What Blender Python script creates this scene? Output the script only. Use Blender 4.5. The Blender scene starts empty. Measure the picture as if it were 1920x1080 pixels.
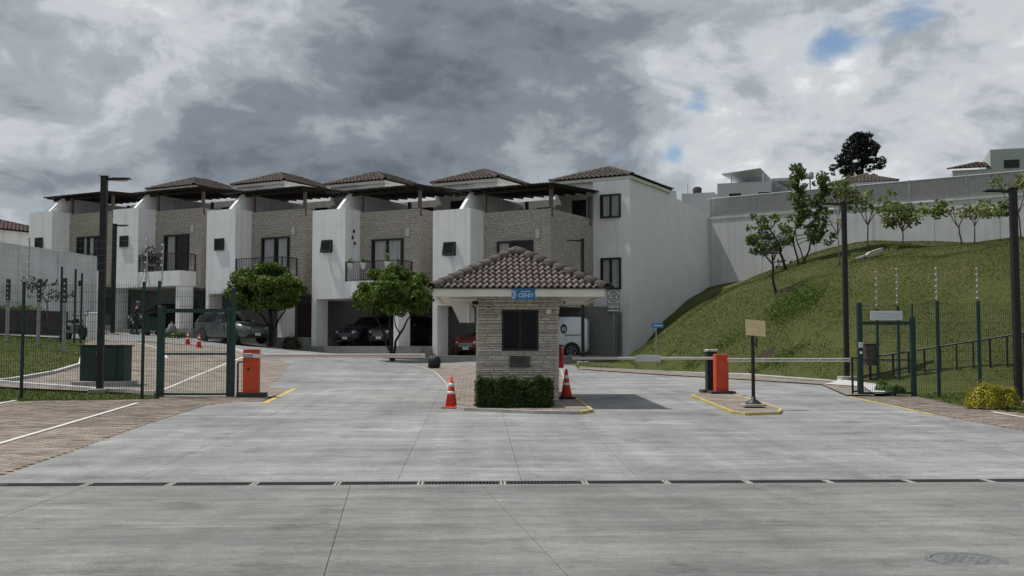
import bpy, bmesh, math, random
import numpy as np
from mathutils import Vector, Matrix

SC = bpy.context.scene
COL = SC.collection
R = math.radians
random.seed(7)

# ------------------------------------------------------------------ camera
F_PX, CX, CY, HORIZON = 2000.0, 960.0, 540.0, 655.0
EYE = 1.62                                   # above the drain, the low line of the forecourt
YAW = math.atan(70 / F_PX)                   # the camera looks a little right of the booth's axis
PITCH = math.atan((HORIZON - CY) / F_PX)
cam_data = bpy.data.cameras.new('camera')
cam_data.sensor_width = 36.0
cam_data.lens = F_PX / 1920 * 36.0
cam_data.clip_end = 3000
cam = bpy.data.objects.new('camera', cam_data)
COL.objects.link(cam)
cam.location = (0, 0, EYE)
cam.rotation_euler = (math.pi / 2 + PITCH, 0, -YAW)
SC.camera = cam

# ------------------------------------------------------------------ light
SUN_TO = Vector((-0.46, 0.17, 1.0)).normalized()
sun_el = math.asin(SUN_TO.z)
sun_az = math.atan2(SUN_TO.x, SUN_TO.y)
sl = bpy.data.lights.new('sun', 'SUN')
sl.energy = 3.6
sl.angle = R(0.8)
sl.color = (1.0, 0.95, 0.88)
so = bpy.data.objects.new('sun', sl)
COL.objects.link(so)
so.rotation_euler = (-SUN_TO).to_track_quat('-Z', 'Y').to_euler()
so.location = (-10, 0, 40)

# ------------------------------------------------------------------ sky
W = bpy.data.worlds.new('World')
SC.world = W
W.use_nodes = True
def build_sky():
    nt = W.node_tree
    N, L = nt.nodes, nt.links
    N.clear()
    def nd(t, **k):
        n = N.new(t)
        for a, b in k.items():
            setattr(n, a, b)
        return n
    def math_(op, a, b=None, c=None, clamp=False):
        n = nd('ShaderNodeMath', operation=op, use_clamp=clamp)
        for i, v in enumerate((a, b, c)):
            if v is None:
                continue
            if isinstance(v, (int, float)):
                n.inputs[i].default_value = v
            else:
                L.new(v, n.inputs[i])
        return n.outputs[0]
    out = nd('ShaderNodeOutputWorld')
    bg = nd('ShaderNodeBackground')
    bg.inputs['Strength'].default_value = 0.1
    L.new(bg.outputs[0], out.inputs[0])
    sky = nd('ShaderNodeTexSky', sky_type='NISHITA')
    sky.sun_disc = False
    sky.sun_elevation = sun_el
    sky.sun_rotation = sun_az
    sky.air_density = 1.0
    sky.dust_density = 0.6
    tc = nd('ShaderNodeTexCoord')
    # flatten the direction onto a cloud deck so that clouds shrink towards the horizon
    sep = nd('ShaderNodeSeparateXYZ')
    L.new(tc.outputs['Generated'], sep.inputs[0])
    den = math_('ADD', math_('MULTIPLY', math_('MAXIMUM', sep.outputs[2], 0.0), 0.5), 0.8)
    comb = nd('ShaderNodeCombineXYZ')
    L.new(math_('DIVIDE', sep.outputs[0], den), comb.inputs[0])
    L.new(math_('DIVIDE', sep.outputs[1], den), comb.inputs[1])
    L.new(math_('MULTIPLY', sep.outputs[2], 1.7), comb.inputs[2])
    def noise(scale, detail, rough, dist, off):
        m = nd('ShaderNodeMapping')
        m.inputs['Location'].default_value = off
        L.new(comb.outputs[0], m.inputs[0])
        n = nd('ShaderNodeTexNoise')
        n.inputs['Scale'].default_value = scale
        n.inputs['Detail'].default_value = detail
        n.inputs['Roughness'].default_value = rough
        n.inputs['Distortion'].default_value = dist
        L.new(m.outputs[0], n.inputs['Vector'])
        return n.outputs[0]
    big = noise(SKY['big'][0], 2.0, 0.45, 0.2, SKY['big'][1])
    mid = noise(SKY['mid'][0], 8.0, 0.57, 0.45, SKY['mid'][1])
    fine = noise(SKY['fine'][0], 7.0, 0.6, 0.5, SKY['fine'][1])
    gap = noise(SKY['gap'][0], 5.0, 0.55, 0.3, SKY['gap'][1])
    def lobe(px, py, width):          # 1 in the direction of one cloud bank, falling to 0 around it
        d = (RAY(px, py)).normalized()
        n = nd('ShaderNodeVectorMath', operation='DOT_PRODUCT')
        nrm = nd('ShaderNodeVectorMath', operation='NORMALIZE')
        L.new(tc.outputs['Generated'], nrm.inputs[0])
        L.new(nrm.outputs[0], n.inputs[0])
        n.inputs[1].default_value = d
        ang = math_('ARCCOSINE', math_('MINIMUM', n.outputs['Value'], 1.0))
        q = math_('DIVIDE', ang, R(width))
        return math_('EXPONENT', math_('MULTIPLY', math_('MULTIPLY', q, q), -1.0))
    # value = sum of octaves, cloud banks shift it
    v = math_('MULTIPLY', big, SKY['wbig'])
    v = math_('ADD', v, math_('MULTIPLY', mid, SKY['wmid']))
    v = math_('ADD', v, math_('MULTIPLY', fine, SKY['wfine']))
    def billow(scale, off, detail=3.0):      # rounded puffs with creases between them
        n = math_('ABSOLUTE', math_('SUBTRACT', noise(scale, detail, 0.5, 0.25, off), 0.5))
        return math_('POWER', math_('MULTIPLY', n, 4.0), 0.6)
    v = math_('ADD', v, math_('MULTIPLY', billow(SKY['bil'][0], SKY['bil'][1]), SKY['wbil']))
    v = math_('ADD', v, math_('MULTIPLY', billow(SKY['bil'][0] * 2.7, (4.0, 3.0, 8.0)), SKY['wbil'] * 0.45))
    for (px, py, wd, amt) in SKY['banks']:
        v = math_('ADD', v, math_('MULTIPLY', lobe(px, py, wd), amt))
    ramp = nd('ShaderNodeValToRGB')
    ramp.color_ramp.interpolation = 'EASE'
    el = ramp.color_ramp.elements
    stops = SKY['ramp']
    while len(el) < len(stops):
        el.new(0.5)
    for e, (p, c) in zip(el, stops):
        e.position = p
        e.color = (c[0], c[1], c[2], 1)
    L.new(v, ramp.inputs[0])
    cl = nd('ShaderNodeVectorMath', operation='SCALE')
    L.new(ramp.outputs[0], cl.inputs[0])
    cl.inputs['Scale'].default_value = SKY['gain'] * 10.0
    g = gap
    for (px, py, wd, amt) in SKY['gaps']:
        g = math_('ADD', g, math_('MULTIPLY', lobe(px, py, wd), amt))
    mr = nd('ShaderNodeMapRange')
    mr.interpolation_type = 'SMOOTHSTEP'
    L.new(g, mr.inputs[0])
    mr.inputs[1].default_value = SKY['g0']
    mr.inputs[2].default_value = SKY['g1']
    mix = nd('ShaderNodeMix', data_type='RGBA')
    L.new(mr.outputs[0], mix.inputs['Factor'])
    L.new(cl.outputs[0], mix.inputs['A'])
    L.new(sky.outputs[0], mix.inputs['B'])
    L.new(mix.outputs['Result'], bg.inputs['Color'])

def RAY(px, py):
    """direction (world) through a pixel of the 1920x1080 photograph"""
    x, y = (px - CX) / F_PX, (CY - py) / F_PX
    d = Vector((x, 1.0, y))                       # right, forward, up in camera
    f, u = d.y * math.cos(PITCH) - d.z * math.sin(PITCH), d.y * math.sin(PITCH) + d.z * math.cos(PITCH)
    return Vector((d.x * math.cos(YAW) + f * math.sin(YAW), -d.x * math.sin(YAW) + f * math.cos(YAW), u))

SKY = dict(big=(1.9, (3.1, 0.4, 1.0)), mid=(5.0, (5.0, 2.0, 0.0)), fine=(15.0, (1.0, 7.0, 3.0)), gap=(9.0, (2.0, 9.0, 4.0)), bil=(5.5, (8.0, 1.5, 2.0)),
           wbig=0.30, wmid=0.72, wfine=0.34, wbil=0.06,
           banks=[(830, 110, 7.5, -0.17), (1080, 230, 5.0, -0.12), (430, 270, 3.6, -0.15), (720, 290, 5, -0.08), (330, 90, 3.5, 0.10), (120, 180, 7, -0.05), (1600, 190, 10, 0.15), (120, 330, 4, -0.08)],
           gaps=[(1560, 82, 1.6, 0.46), (1312, 182, 1.1, 0.36), (1268, 290, 0.6, 0.20), (1715, 20, 2.0, 0.26)],
           g0=0.67, g1=0.88, gain=1.06,
           ramp=[(0.45, (0.115, 0.135, 0.160)), (0.59, (0.190, 0.218, 0.250)), (0.70, (0.325, 0.362, 0.396)), (0.80, (0.50, 0.53, 0.56)), (0.93, (0.74, 0.755, 0.775))])
build_sky()
SC.view_settings.view_transform = 'Standard'
SC.view_settings.look = 'None'
SC.view_settings.exposure = 0.10
SC.view_settings.gamma = 1.0
SC.view_settings.use_curve_mapping = False
SC.render.engine = 'CYCLES'
SC.cycles.use_denoising = True
SC.cycles.max_bounces = 8
SC.cycles.transparent_max_bounces = 16

# ------------------------------------------------------------------ ground shape
Y_DRAIN = 13.07
SLOPE = 0.029
def smooth(a, b, x):
    t = max(0.0, min(1.0, (x - a) / (b - a)))
    return t * t * (3 - 2 * t)
def CW(X, Z):
    """camera-frame (right, forward) metres to world xy"""
    return (X * math.cos(YAW) + Z * math.sin(YAW), -X * math.sin(YAW) + Z * math.cos(YAW))
def base_h(x, y):
    z = SLOPE * abs(max(-5.0, min(y, 75.0)) - Y_DRAIN)
    z += 0.076 * max(0.0, min(45.0, -x) - 4.0) * smooth(27, 46, y) * (1 - 0.5 * smooth(28, 60, -x))
    return z
TOE = [CW(40, 26.5), CW(20, 28.0), CW(14, 29.7), CW(11.6, 31.6), CW(9.9, 33.4), CW(8.0, 36.6), CW(4.9, 40.9), CW(4.0, 44.0), CW(4.5, 49), CW(5.7, 53.4), CW(5.2, 62), CW(5.2, 760)]
HILL_POLY = [CW(760, 26.5)] + TOE + [CW(760, 760)]
def inside(poly, x, y):
    c = False
    n = len(poly)
    for i in range(n):
        x1, y1 = poly[i]
        x2, y2 = poly[(i + 1) % n]
        if (y1 > y) != (y2 > y) and x < (x2 - x1) * (y - y1) / (y2 - y1) + x1:
            c = not c
    return c
def seg_dist(px, py, a, b):
    dx, dy = b[0] - a[0], b[1] - a[1]
    t = max(0, min(1, ((px - a[0]) * dx + (py - a[1]) * dy) / (dx * dx + dy * dy)))
    return math.hypot(px - a[0] - t * dx, py - a[1] - t * dy)
def H(x, y):
    z = base_h(x, y)
    if x > 2 and y > 20 and inside(HILL_POLY, x, y):
        d = min(seg_dist(x, y, TOE[i], TOE[i + 1]) for i in range(len(TOE) - 1))
        d = math.sqrt(d * d + 0.35) - 0.59
        top = 4.0 + max(0, min(1.4, (x - 11) * 0.12))
        s = max(0, (0.62 + 0.16 * smooth(34, 38, y)) * d) / top
        z += top * s / (1 + s ** 4) ** 0.25
        z += 0.9 * math.exp(-((x - 17.5) ** 2 / 14 + (y - 49) ** 2 / 18))
        z += 0.05 * (math.sin(x * 1.7 + y * 0.6) + math.sin(y * 1.3 - x * 0.5)) * min(1, d / 2)
    # grass mound inside the fence on the other side of the drive
    if x < -10:
        z += 0.45 * math.exp(-((x + 20.5) ** 2 / 22 + (y - 39) ** 2 / 26))
    return z
def P(px, py, fn=None):
    """where the pixel's ray meets the ground"""
    fn = fn or H
    d = RAY(px, py)
    lo, t = 2.0, 2.0
    while t < 140:
        q = (d.x * t, d.y * t, EYE + d.z * t)
        if q[2] < fn(q[0], q[1]):
            break
        lo = t
        t += 0.4
    hi = t
    for _ in range(24):
        m = (lo + hi) / 2
        if EYE + d.z * m < fn(d.x * m, d.y * m):
            hi = m
        else:
            lo = m
    m = (lo + hi) / 2
    return Vector((d.x * m, d.y * m, fn(d.x * m, d.y * m)))
def AT(px, py, Z):
    """the point on the pixel's ray at forward distance Z"""
    d = RAY(px, py)
    f = d.x * math.sin(YAW) + d.y * math.cos(YAW)
    return Vector((0, 0, EYE)) + d * (Z / f)
def Q(X, Z, dz=0.0):
    x, y = CW(X, Z)
    return Vector((x, y, H(x, y) + dz))

# ------------------------------------------------------------------ materials
MATS = {}
def M(name, color=(0.5, 0.5, 0.5), rough=0.7, metal=0.0, var=0.0, vscale=6.0, bump=0.0, bscale=30.0, spec=0.4,
      color2=None, isl=0.0, dirt=0.0, stretch=None, streak=0.0, alpha=None, trans=0.0, coat=0.0):
    if name in MATS:
        return MATS[name]
    m = bpy.data.materials.new(name)
    m.use_nodes = True
    nt = m.node_tree
    N, L = nt.nodes, nt.links
    b = N['Principled BSDF']
    b.inputs['Base Color'].default_value = (*color, 1)
    b.inputs['Roughness'].default_value = rough
    b.inputs['Metallic'].default_value = metal
    b.inputs['Specular IOR Level'].default_value = spec
    if coat:
        b.inputs['Coat Weight'].default_value = coat
        b.inputs['Coat Roughness'].default_value = 0.08
    if trans:
        b.inputs['Transmission Weight'].default_value = trans
    tc = N.new('ShaderNodeTexCoord')
    src = tc.outputs['Object']
    geo = N.new('ShaderNodeNewGeometry')
    pos = geo.outputs['Position']
    def noise(scale, detail=6, rough_=0.55, vec=None, st=None):
        n = N.new('ShaderNodeTexNoise')
        n.inputs['Scale'].default_value = scale
        n.inputs['Detail'].default_value = detail
        n.inputs['Roughness'].default_value = rough_
        v = vec or pos
        if st:
            mp = N.new('ShaderNodeMapping')
            mp.inputs['Scale'].default_value = st
            L.new(v, mp.inputs[0])
            v = mp.outputs[0]
        L.new(v, n.inputs['Vector'])
        return n.outputs[0]
    cur = None
    def mixc(fac, a, bcol, blend='MIX'):
        mx = N.new('ShaderNodeMix')
        mx.data_type = 'RGBA'
        mx.blend_type = blend
        if isinstance(fac, (int, float)):
            mx.inputs['Factor'].default_value = fac
        else:
            L.new(fac, mx.inputs['Factor'])
        for key, v in (('A', a), ('B', bcol)):
            if isinstance(v, tuple):
                mx.inputs[key].default_value = (*v, 1)
            else:
                L.new(v, mx.inputs[key])
        return mx.outputs['Result']
    def mrange(v, a, b_, c, d):
        r = N.new('ShaderNodeMapRange')
        L.new(v, r.inputs[0])
        for i, q in enumerate((a, b_, c, d)):
            r.inputs[i + 1].default_value = q
        return r.outputs[0]
    cur = color
    if var or color2:
        c2 = color2 or tuple(c * (1 - var) for c in color)
        f = mrange(noise(vscale, st=stretch), 0.35, 0.65, 0, 1)
        cur = mixc(f, cur, c2)
    if isl:
        oi = N.new('ShaderNodeObjectInfo')
        ad = N.new('ShaderNodeMath'); ad.operation = 'ADD'
        L.new(geo.outputs['Random Per Island'], ad.inputs[0]); L.new(oi.outputs['Random'], ad.inputs[1])
        fr = N.new('ShaderNodeMath'); fr.operation = 'FRACT'
        L.new(ad.outputs[0], fr.inputs[0])
        hs = N.new('ShaderNodeHueSaturation')
        L.new(mrange(fr.outputs[0], 0, 1, 1 - isl, 1 + isl), hs.inputs['Value'])
        ml = N.new('ShaderNodeMath'); ml.operation = 'MULTIPLY'; ml.inputs[1].default_value = 7.31
        L.new(fr.outputs[0], ml.inputs[0])
        f2 = N.new('ShaderNodeMath'); f2.operation = 'FRACT'
        L.new(ml.outputs[0], f2.inputs[0])
        L.new(mrange(f2.outputs[0], 0, 1, 0.47, 0.53), hs.inputs['Hue'])
        if isinstance(cur, tuple):
            hs.inputs['Color'].default_value = (*cur, 1)
        else:
            L.new(cur, hs.inputs['Color'])
        cur = hs.outputs[0]
    if streak:      # rain streaks running down a wall
        f = mrange(noise(1.0, 5, 0.6, st=(3.5, 3.5, 0.16)), 0.50, 0.72, 0, streak)
        cur = mixc(f, cur, (0.16, 0.16, 0.155))
    if dirt:
        f = mrange(noise(0.9, 7, 0.65), 0.5, 0.75, 0, dirt)
        cur = mixc(f, cur, tuple(c * 0.45 for c in color))
    if not isinstance(cur, tuple):
        L.new(cur, b.inputs['Base Color'])
    if bump:
        bp = N.new('ShaderNodeBump')
        bp.inputs['Strength'].default_value = bump
        bp.inputs['Distance'].default_value = 0.02
        L.new(noise(bscale, 5), bp.inputs['Height'])
        L.new(bp.outputs[0], b.inputs['Normal'])
    MATS[name] = m
    return m

M('stucco', (0.84, 0.845, 0.85), 0.9, var=0.07, vscale=1.3, bump=0.25, bscale=60, streak=0.20, dirt=0.06)
M('stucco_end', (0.78, 0.785, 0.79), 0.9, var=0.06, vscale=0.8, bump=0.2, bscale=60, streak=0.07, dirt=0.08)
M('fascia', (0.70, 0.69, 0.64), 0.8, var=0.08, vscale=3, dirt=0.10)
M('booth_fascia', (0.74, 0.71, 0.62), 0.8, var=0.10, vscale=3, dirt=0.10)
M('tile', (0.130, 0.108, 0.098), 0.85, var=0.35, vscale=5, isl=0.20, bump=0.3, bscale=40)
M('booth_tile', (0.200, 0.163, 0.148), 0.8, var=0.25, vscale=6, isl=0.22, bump=0.3, bscale=50)
M('hip_tile', (0.125, 0.104, 0.094), 0.85, var=0.3, vscale=6, isl=0.18, bump=0.3, bscale=50)
M('far_tile', (0.150, 0.105, 0.092), 0.85, var=0.3, vscale=3, isl=0.2)
M('timber', (0.034, 0.024, 0.020), 0.75, var=0.35, vscale=5, stretch=(1, 1, 0.2))
M('post_timber', (0.16, 0.125, 0.10), 0.8, var=0.3, vscale=6)
M('frame_black', (0.012, 0.013, 0.015), 0.45)
M('black_metal', (0.014, 0.014, 0.015), 0.5, var=0.3, vscale=8)
M('black_rubber', (0.012, 0.012, 0.012), 0.85)
M('green_metal', (0.010, 0.045, 0.040), 0.5, var=0.25, vscale=9)
M('green_wire', (0.011, 0.040, 0.034), 0.55)
M('cabinet_green', (0.010, 0.040, 0.028), 0.55, var=0.2, vscale=4, dirt=0.3)
M('galvanised', (0.36, 0.37, 0.37), 0.55, metal=0.4, var=0.2, vscale=5)
M('light_grey', (0.50, 0.52, 0.53), 0.6, var=0.1)
M('white_paint', (0.76, 0.77, 0.77), 0.6, var=0.06, dirt=0.12)
M('road_white', (0.66, 0.66, 0.63), 0.85, var=0.25, vscale=9, dirt=0.35)
M('road_yellow', (0.55, 0.44, 0.17), 0.9, var=0.35, vscale=9, dirt=0.7)
M('orange', (0.56, 0.066, 0.020), 0.6, var=0.16, vscale=5, dirt=0.45)
M('cone_orange', (0.66, 0.060, 0.026), 0.7, var=0.22, vscale=8, dirt=0.4)
M('boom_white', (0.66, 0.63, 0.60), 0.5, var=0.12, vscale=4)
M('boom_red', (0.58, 0.28, 0.25), 0.6)
M('curtain', (0.82, 0.82, 0.81), 0.9, var=0.35, vscale=14, stretch=(1, 1, 0.05))
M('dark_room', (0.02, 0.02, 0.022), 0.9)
M('room_wall', (0.19, 0.19, 0.185), 0.9, var=0.1)  # grey darkened: part of the carport and booth-room shade is in the colour
M('soil', (0.045, 0.032, 0.022), 0.95, var=0.4, vscale=10, bump=0.6)
M('bark', (0.036, 0.029, 0.024), 0.9, var=0.4, vscale=20, bump=0.6, bscale=40)
M('bark_pale', (0.17, 0.14, 0.12), 0.9, var=0.3, vscale=20, bump=0.5, bscale=40)
M('blue_sign', (0.012, 0.16, 0.36), 0.45, var=0.1, vscale=10)
M('plaque', (0.10, 0.10, 0.085), 0.5, metal=0.5, var=0.35, vscale=14)
M('plaque_ink', (0.03, 0.03, 0.028), 0.6)
M('kerb', (0.40, 0.40, 0.38), 0.9, var=0.25, vscale=5, dirt=0.3)
M('driveway', (0.27, 0.27, 0.26), 0.9, var=0.2, vscale=2, dirt=0.3)
M('path', (0.50, 0.50, 0.48), 0.9, var=0.15, vscale=3, dirt=0.15)
M('retaining', (0.56, 0.57, 0.58), 0.92, var=0.10, vscale=0.7, bump=0.3, bscale=30, streak=0.22, dirt=0.2)
M('boundary', (0.70, 0.71, 0.71), 0.92, var=0.10, vscale=0.9, bump=0.3, bscale=30, streak=0.25, dirt=0.25)
M('planter', (0.075, 0.062, 0.052), 0.9, var=0.4, vscale=3, bump=0.5, bscale=20)
M('drain_iron', (0.03, 0.032, 0.033), 0.7, var=0.3, vscale=12)
M('iron', (0.16, 0.17, 0.175), 0.75, var=0.35, vscale=14, bump=0.3)
M('bag_black', (0.010, 0.010, 0.012), 0.6, bump=0.4, bscale=25)
M('tan_board', (0.33, 0.27, 0.16), 0.7, var=0.15, vscale=6)
M('tin_white', (0.62, 0.64, 0.66), 0.4, var=0.05)
M('far_wall', (0.52, 0.54, 0.56), 0.9, var=0.08, vscale=0.8, streak=0.12)
M('far_wall_green', (0.40, 0.44, 0.42), 0.9, var=0.08, vscale=0.8)
M('brown_bin', (0.075, 0.052, 0.045), 0.6, var=0.2)
M('ext_red', (0.42, 0.012, 0.010), 0.35)
M('stone_white', (0.42, 0.41, 0.38), 0.9, var=0.3, vscale=8, bump=0.6, bscale=12)
M('sign_face', (0.60, 0.61, 0.60), 0.5)
M('ink', (0.02, 0.02, 0.022), 0.6)
M('sign_text', (0.72, 0.78, 0.82), 0.5)
M('sign_blue_small', (0.03, 0.20, 0.42), 0.5)
M('white_plate', (0.55, 0.60, 0.64), 0.5, var=0.05)
M('screed', (0.26, 0.26, 0.255), 0.95)
M('asphalt_dark', (0.055, 0.055, 0.055), 0.9, var=0.2, vscale=6, bump=0.4)
M('tarp', (0.07, 0.055, 0.05), 0.9, var=0.3)

def leaf_mat(name, c1, c2, rough=0.55, patch=2.2):
    if name in MATS:
        return MATS[name]
    m = bpy.data.materials.new(name)
    m.use_nodes = True
    nt = m.node_tree
    N, L = nt.nodes, nt.links
    b = N['Principled BSDF']
    b.inputs['Roughness'].default_value = rough
    b.inputs['Specular IOR Level'].default_value = 0.3
    g = N.new('ShaderNodeNewGeometry')
    n = N.new('ShaderNodeTexNoise')
    n.inputs['Scale'].default_value = patch
    L.new(g.outputs['Position'], n.inputs['Vector'])
    ad = N.new('ShaderNodeMath'); ad.operation = 'MULTIPLY_ADD'
    L.new(g.outputs['Random Per Island'], ad.inputs[0]); ad.inputs[1].default_value = 0.7
    sb = N.new('ShaderNodeMath'); sb.operation = 'SUBTRACT'
    L.new(n.outputs[0], sb.inputs[0]); sb.inputs[1].default_value = 0.32
    L.new(sb.outputs[0], ad.inputs[2])
    mx = N.new('ShaderNodeMix'); mx.data_type = 'RGBA'
    L.new(ad.outputs[0], mx.inputs['Factor'])
    mx.inputs['A'].default_value = (*c1, 1)
    mx.inputs['B'].default_value = (*c2, 1)
    L.new(mx.outputs['Result'], b.inputs['Base Color'])
    tr = N.new('ShaderNodeBsdfTranslucent')
    L.new(mx.outputs['Result'], tr.inputs['Color'])
    ms = N.new('ShaderNodeMixShader')
    ms.inputs[0].default_value = 0.25
    L.new(b.outputs[0], ms.inputs[1]); L.new(tr.outputs[0], ms.inputs[2])
    L.new(ms.outputs[0], N['Material Output'].inputs['Surface'])
    MATS[name] = m
    return m
leaf_mat('leaf_dense', (0.032, 0.072, 0.012), (0.150, 0.225, 0.038))
leaf_mat('leaf_hedge', (0.022, 0.042, 0.010), (0.085, 0.125, 0.028))
leaf_mat('leaf_young', (0.080, 0.115, 0.030), (0.230, 0.270, 0.080))
leaf_mat('leaf_tall', (0.045, 0.088, 0.024), (0.150, 0.220, 0.060))
leaf_mat('leaf_olive', (0.022, 0.034, 0.020), (0.055, 0.07, 0.038))
leaf_mat('needle', (0.006, 0.010, 0.007), (0.018, 0.026, 0.016))
leaf_mat('leaf_yellow', (0.050, 0.080, 0.012), (0.46, 0.40, 0.03))
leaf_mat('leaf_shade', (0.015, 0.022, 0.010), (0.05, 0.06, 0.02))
leaf_mat('blade', (0.040, 0.064, 0.014), (0.112, 0.128, 0.038), 0.8, 0.45)
leaf_mat('blade_lush', (0.055, 0.090, 0.014), (0.120, 0.165, 0.032), 0.8)

def glass(name, tint=(0.02, 0.025, 0.03), rough=0.04, alpha=0.35):
    """window glass: mirrors the sky, lets some of the room through"""
    if name in MATS:
        return MATS[name]
    m = bpy.data.materials.new(name)
    m.use_nodes = True
    N, L = m.node_tree.nodes, m.node_tree.links
    b = N['Principled BSDF']
    b.inputs['Base Color'].default_value = (*tint, 1)
    b.inputs['Roughness'].default_value = rough
    b.inputs['Specular IOR Level'].default_value = 0.5
    b.inputs['Alpha'].default_value = alpha
    MATS[name] = m
    return m
glass('pane', alpha=0.30)
glass('car_glass', (0.006, 0.007, 0.008), 0.04, 1.0)
MATS['car_glass'].node_tree.nodes['Principled BSDF'].inputs['Specular IOR Level'].default_value = 0.22
glass('booth_glass', (0.002, 0.002, 0.002), 0.05, 0.92)
MATS['booth_glass'].node_tree.nodes['Principled BSDF'].inputs['Specular IOR Level'].default_value = 0.15

def paint(name, color, rough=0.3, metal=0.4, coat=0.6):
    return M(name, color, rough, metal=metal, coat=coat, var=0.05)

def special_materials():
    # concrete forecourt: broomed, blotchy, stained
    m = bpy.data.materials.new('concrete')
    m.use_nodes = True
    N, L = m.node_tree.nodes, m.node_tree.links
    b = N['Principled BSDF']
    b.inputs['Roughness'].default_value = 0.82
    b.inputs['Specular IOR Level'].default_value = 0.35
    g = N.new('ShaderNodeNewGeometry')
    def noise(scale, st, detail=7, rough=0.6, off=0):
        mp = N.new('ShaderNodeMapping')
        mp.inputs['Scale'].default_value = st
        mp.inputs['Location'].default_value = (off, off, 0)
        L.new(g.outputs['Position'], mp.inputs[0])
        n = N.new('ShaderNodeTexNoise')
        n.inputs['Scale'].default_value = scale
        n.inputs['Detail'].default_value = detail
        n.inputs['Roughness'].default_value = rough
        L.new(mp.outputs[0], n.inputs['Vector'])
        return n.outputs[0]
    def mr(v, a, b_, c, d):
        r = N.new('ShaderNodeMapRange')
        L.new(v, r.inputs[0])
        for i, q in enumerate((a, b_, c, d)):
            r.inputs[i + 1].default_value = q
        return r.outputs[0]
    def mul(a, b_):
        n = N.new('ShaderNodeMath'); n.operation = 'MULTIPLY'
        L.new(a, n.inputs[0])
        if isinstance(b_, float):
            n.inputs[1].default_value = b_
        else:
            L.new(b_, n.inputs[1])
        return n.outputs[0]
    v = mr(noise(0.35, (1, 1, 1), 4), 0.3, 0.7, 0.76, 1.2)
    v = mul(v, mr(noise(1.0, (0.7, 2.0, 1), 8, 0.68, 3), 0.3, 0.7, 0.80, 1.16))
    v = mul(v, mr(noise(3.2, (0.7, 2.2, 1), 6, 0.7, 9), 0.32, 0.68, 0.84, 1.15))
    v = mul(v, mr(noise(16, (0.6, 1.6, 1), 4, 0.6, 5), 0.3, 0.7, 0.87, 1.12))
    v = mul(v, mr(noise(130, (1, 1, 1), 2, 0.6, 61), 0.3, 0.7, 0.86, 1.13))
    v = mul(v, mr(noise(45, (1, 1, 1), 3, 0.6, 1), 0.32, 0.68, 0.84, 1.16))
    v = mul(v, mr(noise(1.0, (0.16, 1.5, 1), 5, 0.62, 31), 0.35, 0.66, 0.82, 1.10))
    v = mul(v, mr(noise(1.0, (0.4, 5.5, 1), 5, 0.62, 17), 0.35, 0.66, 0.93, 1.05))
    v = mul(v, mr(noise(1.0, (2.4, 0.08, 1), 4, 0.55, 41), 0.38, 0.64, 0.90, 1.05))
    v = mul(v, mr(noise(7.0, (1, 1, 1), 2, 0.5, 51), 0.66, 0.72, 1.0, 0.80))
    # per-slab tone
    oi = N.new('ShaderNodeObjectInfo')
    v = mul(v, mr(oi.outputs['Random'], 0, 1, 0.96, 1.03))
    # old stains
    st = mr(noise(0.8, (1.3, 1, 1), 6, 0.7, 21), 0.56, 0.72, 1.0, 0.58)
    v = mul(v, st)
    mx = N.new('ShaderNodeMix'); mx.data_type = 'RGBA'; mx.blend_type = 'MULTIPLY'
    mx.inputs['Factor'].default_value = 1.0
    tint = N.new('ShaderNodeMix'); tint.data_type = 'RGBA'
    L.new(mr(noise(0.5, (1, 1, 1), 4, 0.6, 13), 0.35, 0.65, 0, 1), tint.inputs['Factor'])
    tint.inputs['A'].default_value = (0.275, 0.280, 0.279, 1)
    tint.inputs['B'].default_value = (0.247, 0.257, 0.262, 1)
    cb = N.new('ShaderNodeCombineColor')
    for i in range(3):
        L.new(v, cb.inputs[i])
    L.new(tint.outputs['Result'], mx.inputs['A'])
    L.new(cb.outputs[0], mx.inputs['B'])
    L.new(mx.outputs['Result'], b.inputs['Base Color'])
    bp = N.new('ShaderNodeBump')
    bp.inputs['Strength'].default_value = 0.6
    bp.inputs['Distance'].default_value = 0.006
    L.new(noise(22, (1, 3, 1), 5, 0.65), bp.inputs['Height'])
    L.new(bp.outputs[0], b.inputs['Normal'])
    MATS['concrete'] = m
    m_old = m.copy(); m_old.name = 'concrete_old'
    for n_ in m_old.node_tree.nodes:
        if n_.type == 'MIX' and n_.blend_type == 'MIX':
            n_.inputs['A'].default_value = (0.205, 0.205, 0.200, 1)
            n_.inputs['B'].default_value = (0.188, 0.191, 0.189, 1)
    MATS['concrete_old'] = m_old
    # grass soil under the blades
    m = bpy.data.materials.new('turf')
    m.use_nodes = True
    N, L = m.node_tree.nodes, m.node_tree.links
    b = N['Principled BSDF']
    b.inputs['Roughness'].default_value = 0.95
    b.inputs['Specular IOR Level'].default_value = 0.1
    g = N.new('ShaderNodeNewGeometry')
    v1 = mr(noise(0.45, (1, 1, 1), 5, 0.6, 2), 0.40, 0.62, 0, 1)
    v2 = mr(noise(3.5, (1, 1, 1), 6, 0.7, 7), 0.35, 0.65, 0, 1)
    v3 = mr(noise(11, (1, 1, 1), 5, 0.7, 4), 0.35, 0.65, 0, 1)
    def mx(f, a, b_):
        q = N.new('ShaderNodeMix'); q.data_type = 'RGBA'
        L.new(f, q.inputs['Factor'])
        for k, c in (('A', a), ('B', b_)):
            if isinstance(c, tuple):
                q.inputs[k].default_value = (*c, 1)
            else:
                L.new(c, q.inputs[k])
        return q.outputs['Result']
    c = mx(v1, (0.050, 0.072, 0.018), (0.118, 0.106, 0.052))
    c = mx(v2, c, (0.068, 0.084, 0.026))
    c2 = mx(v3, (0.052, 0.062, 0.020), (0.096, 0.100, 0.038))
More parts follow.
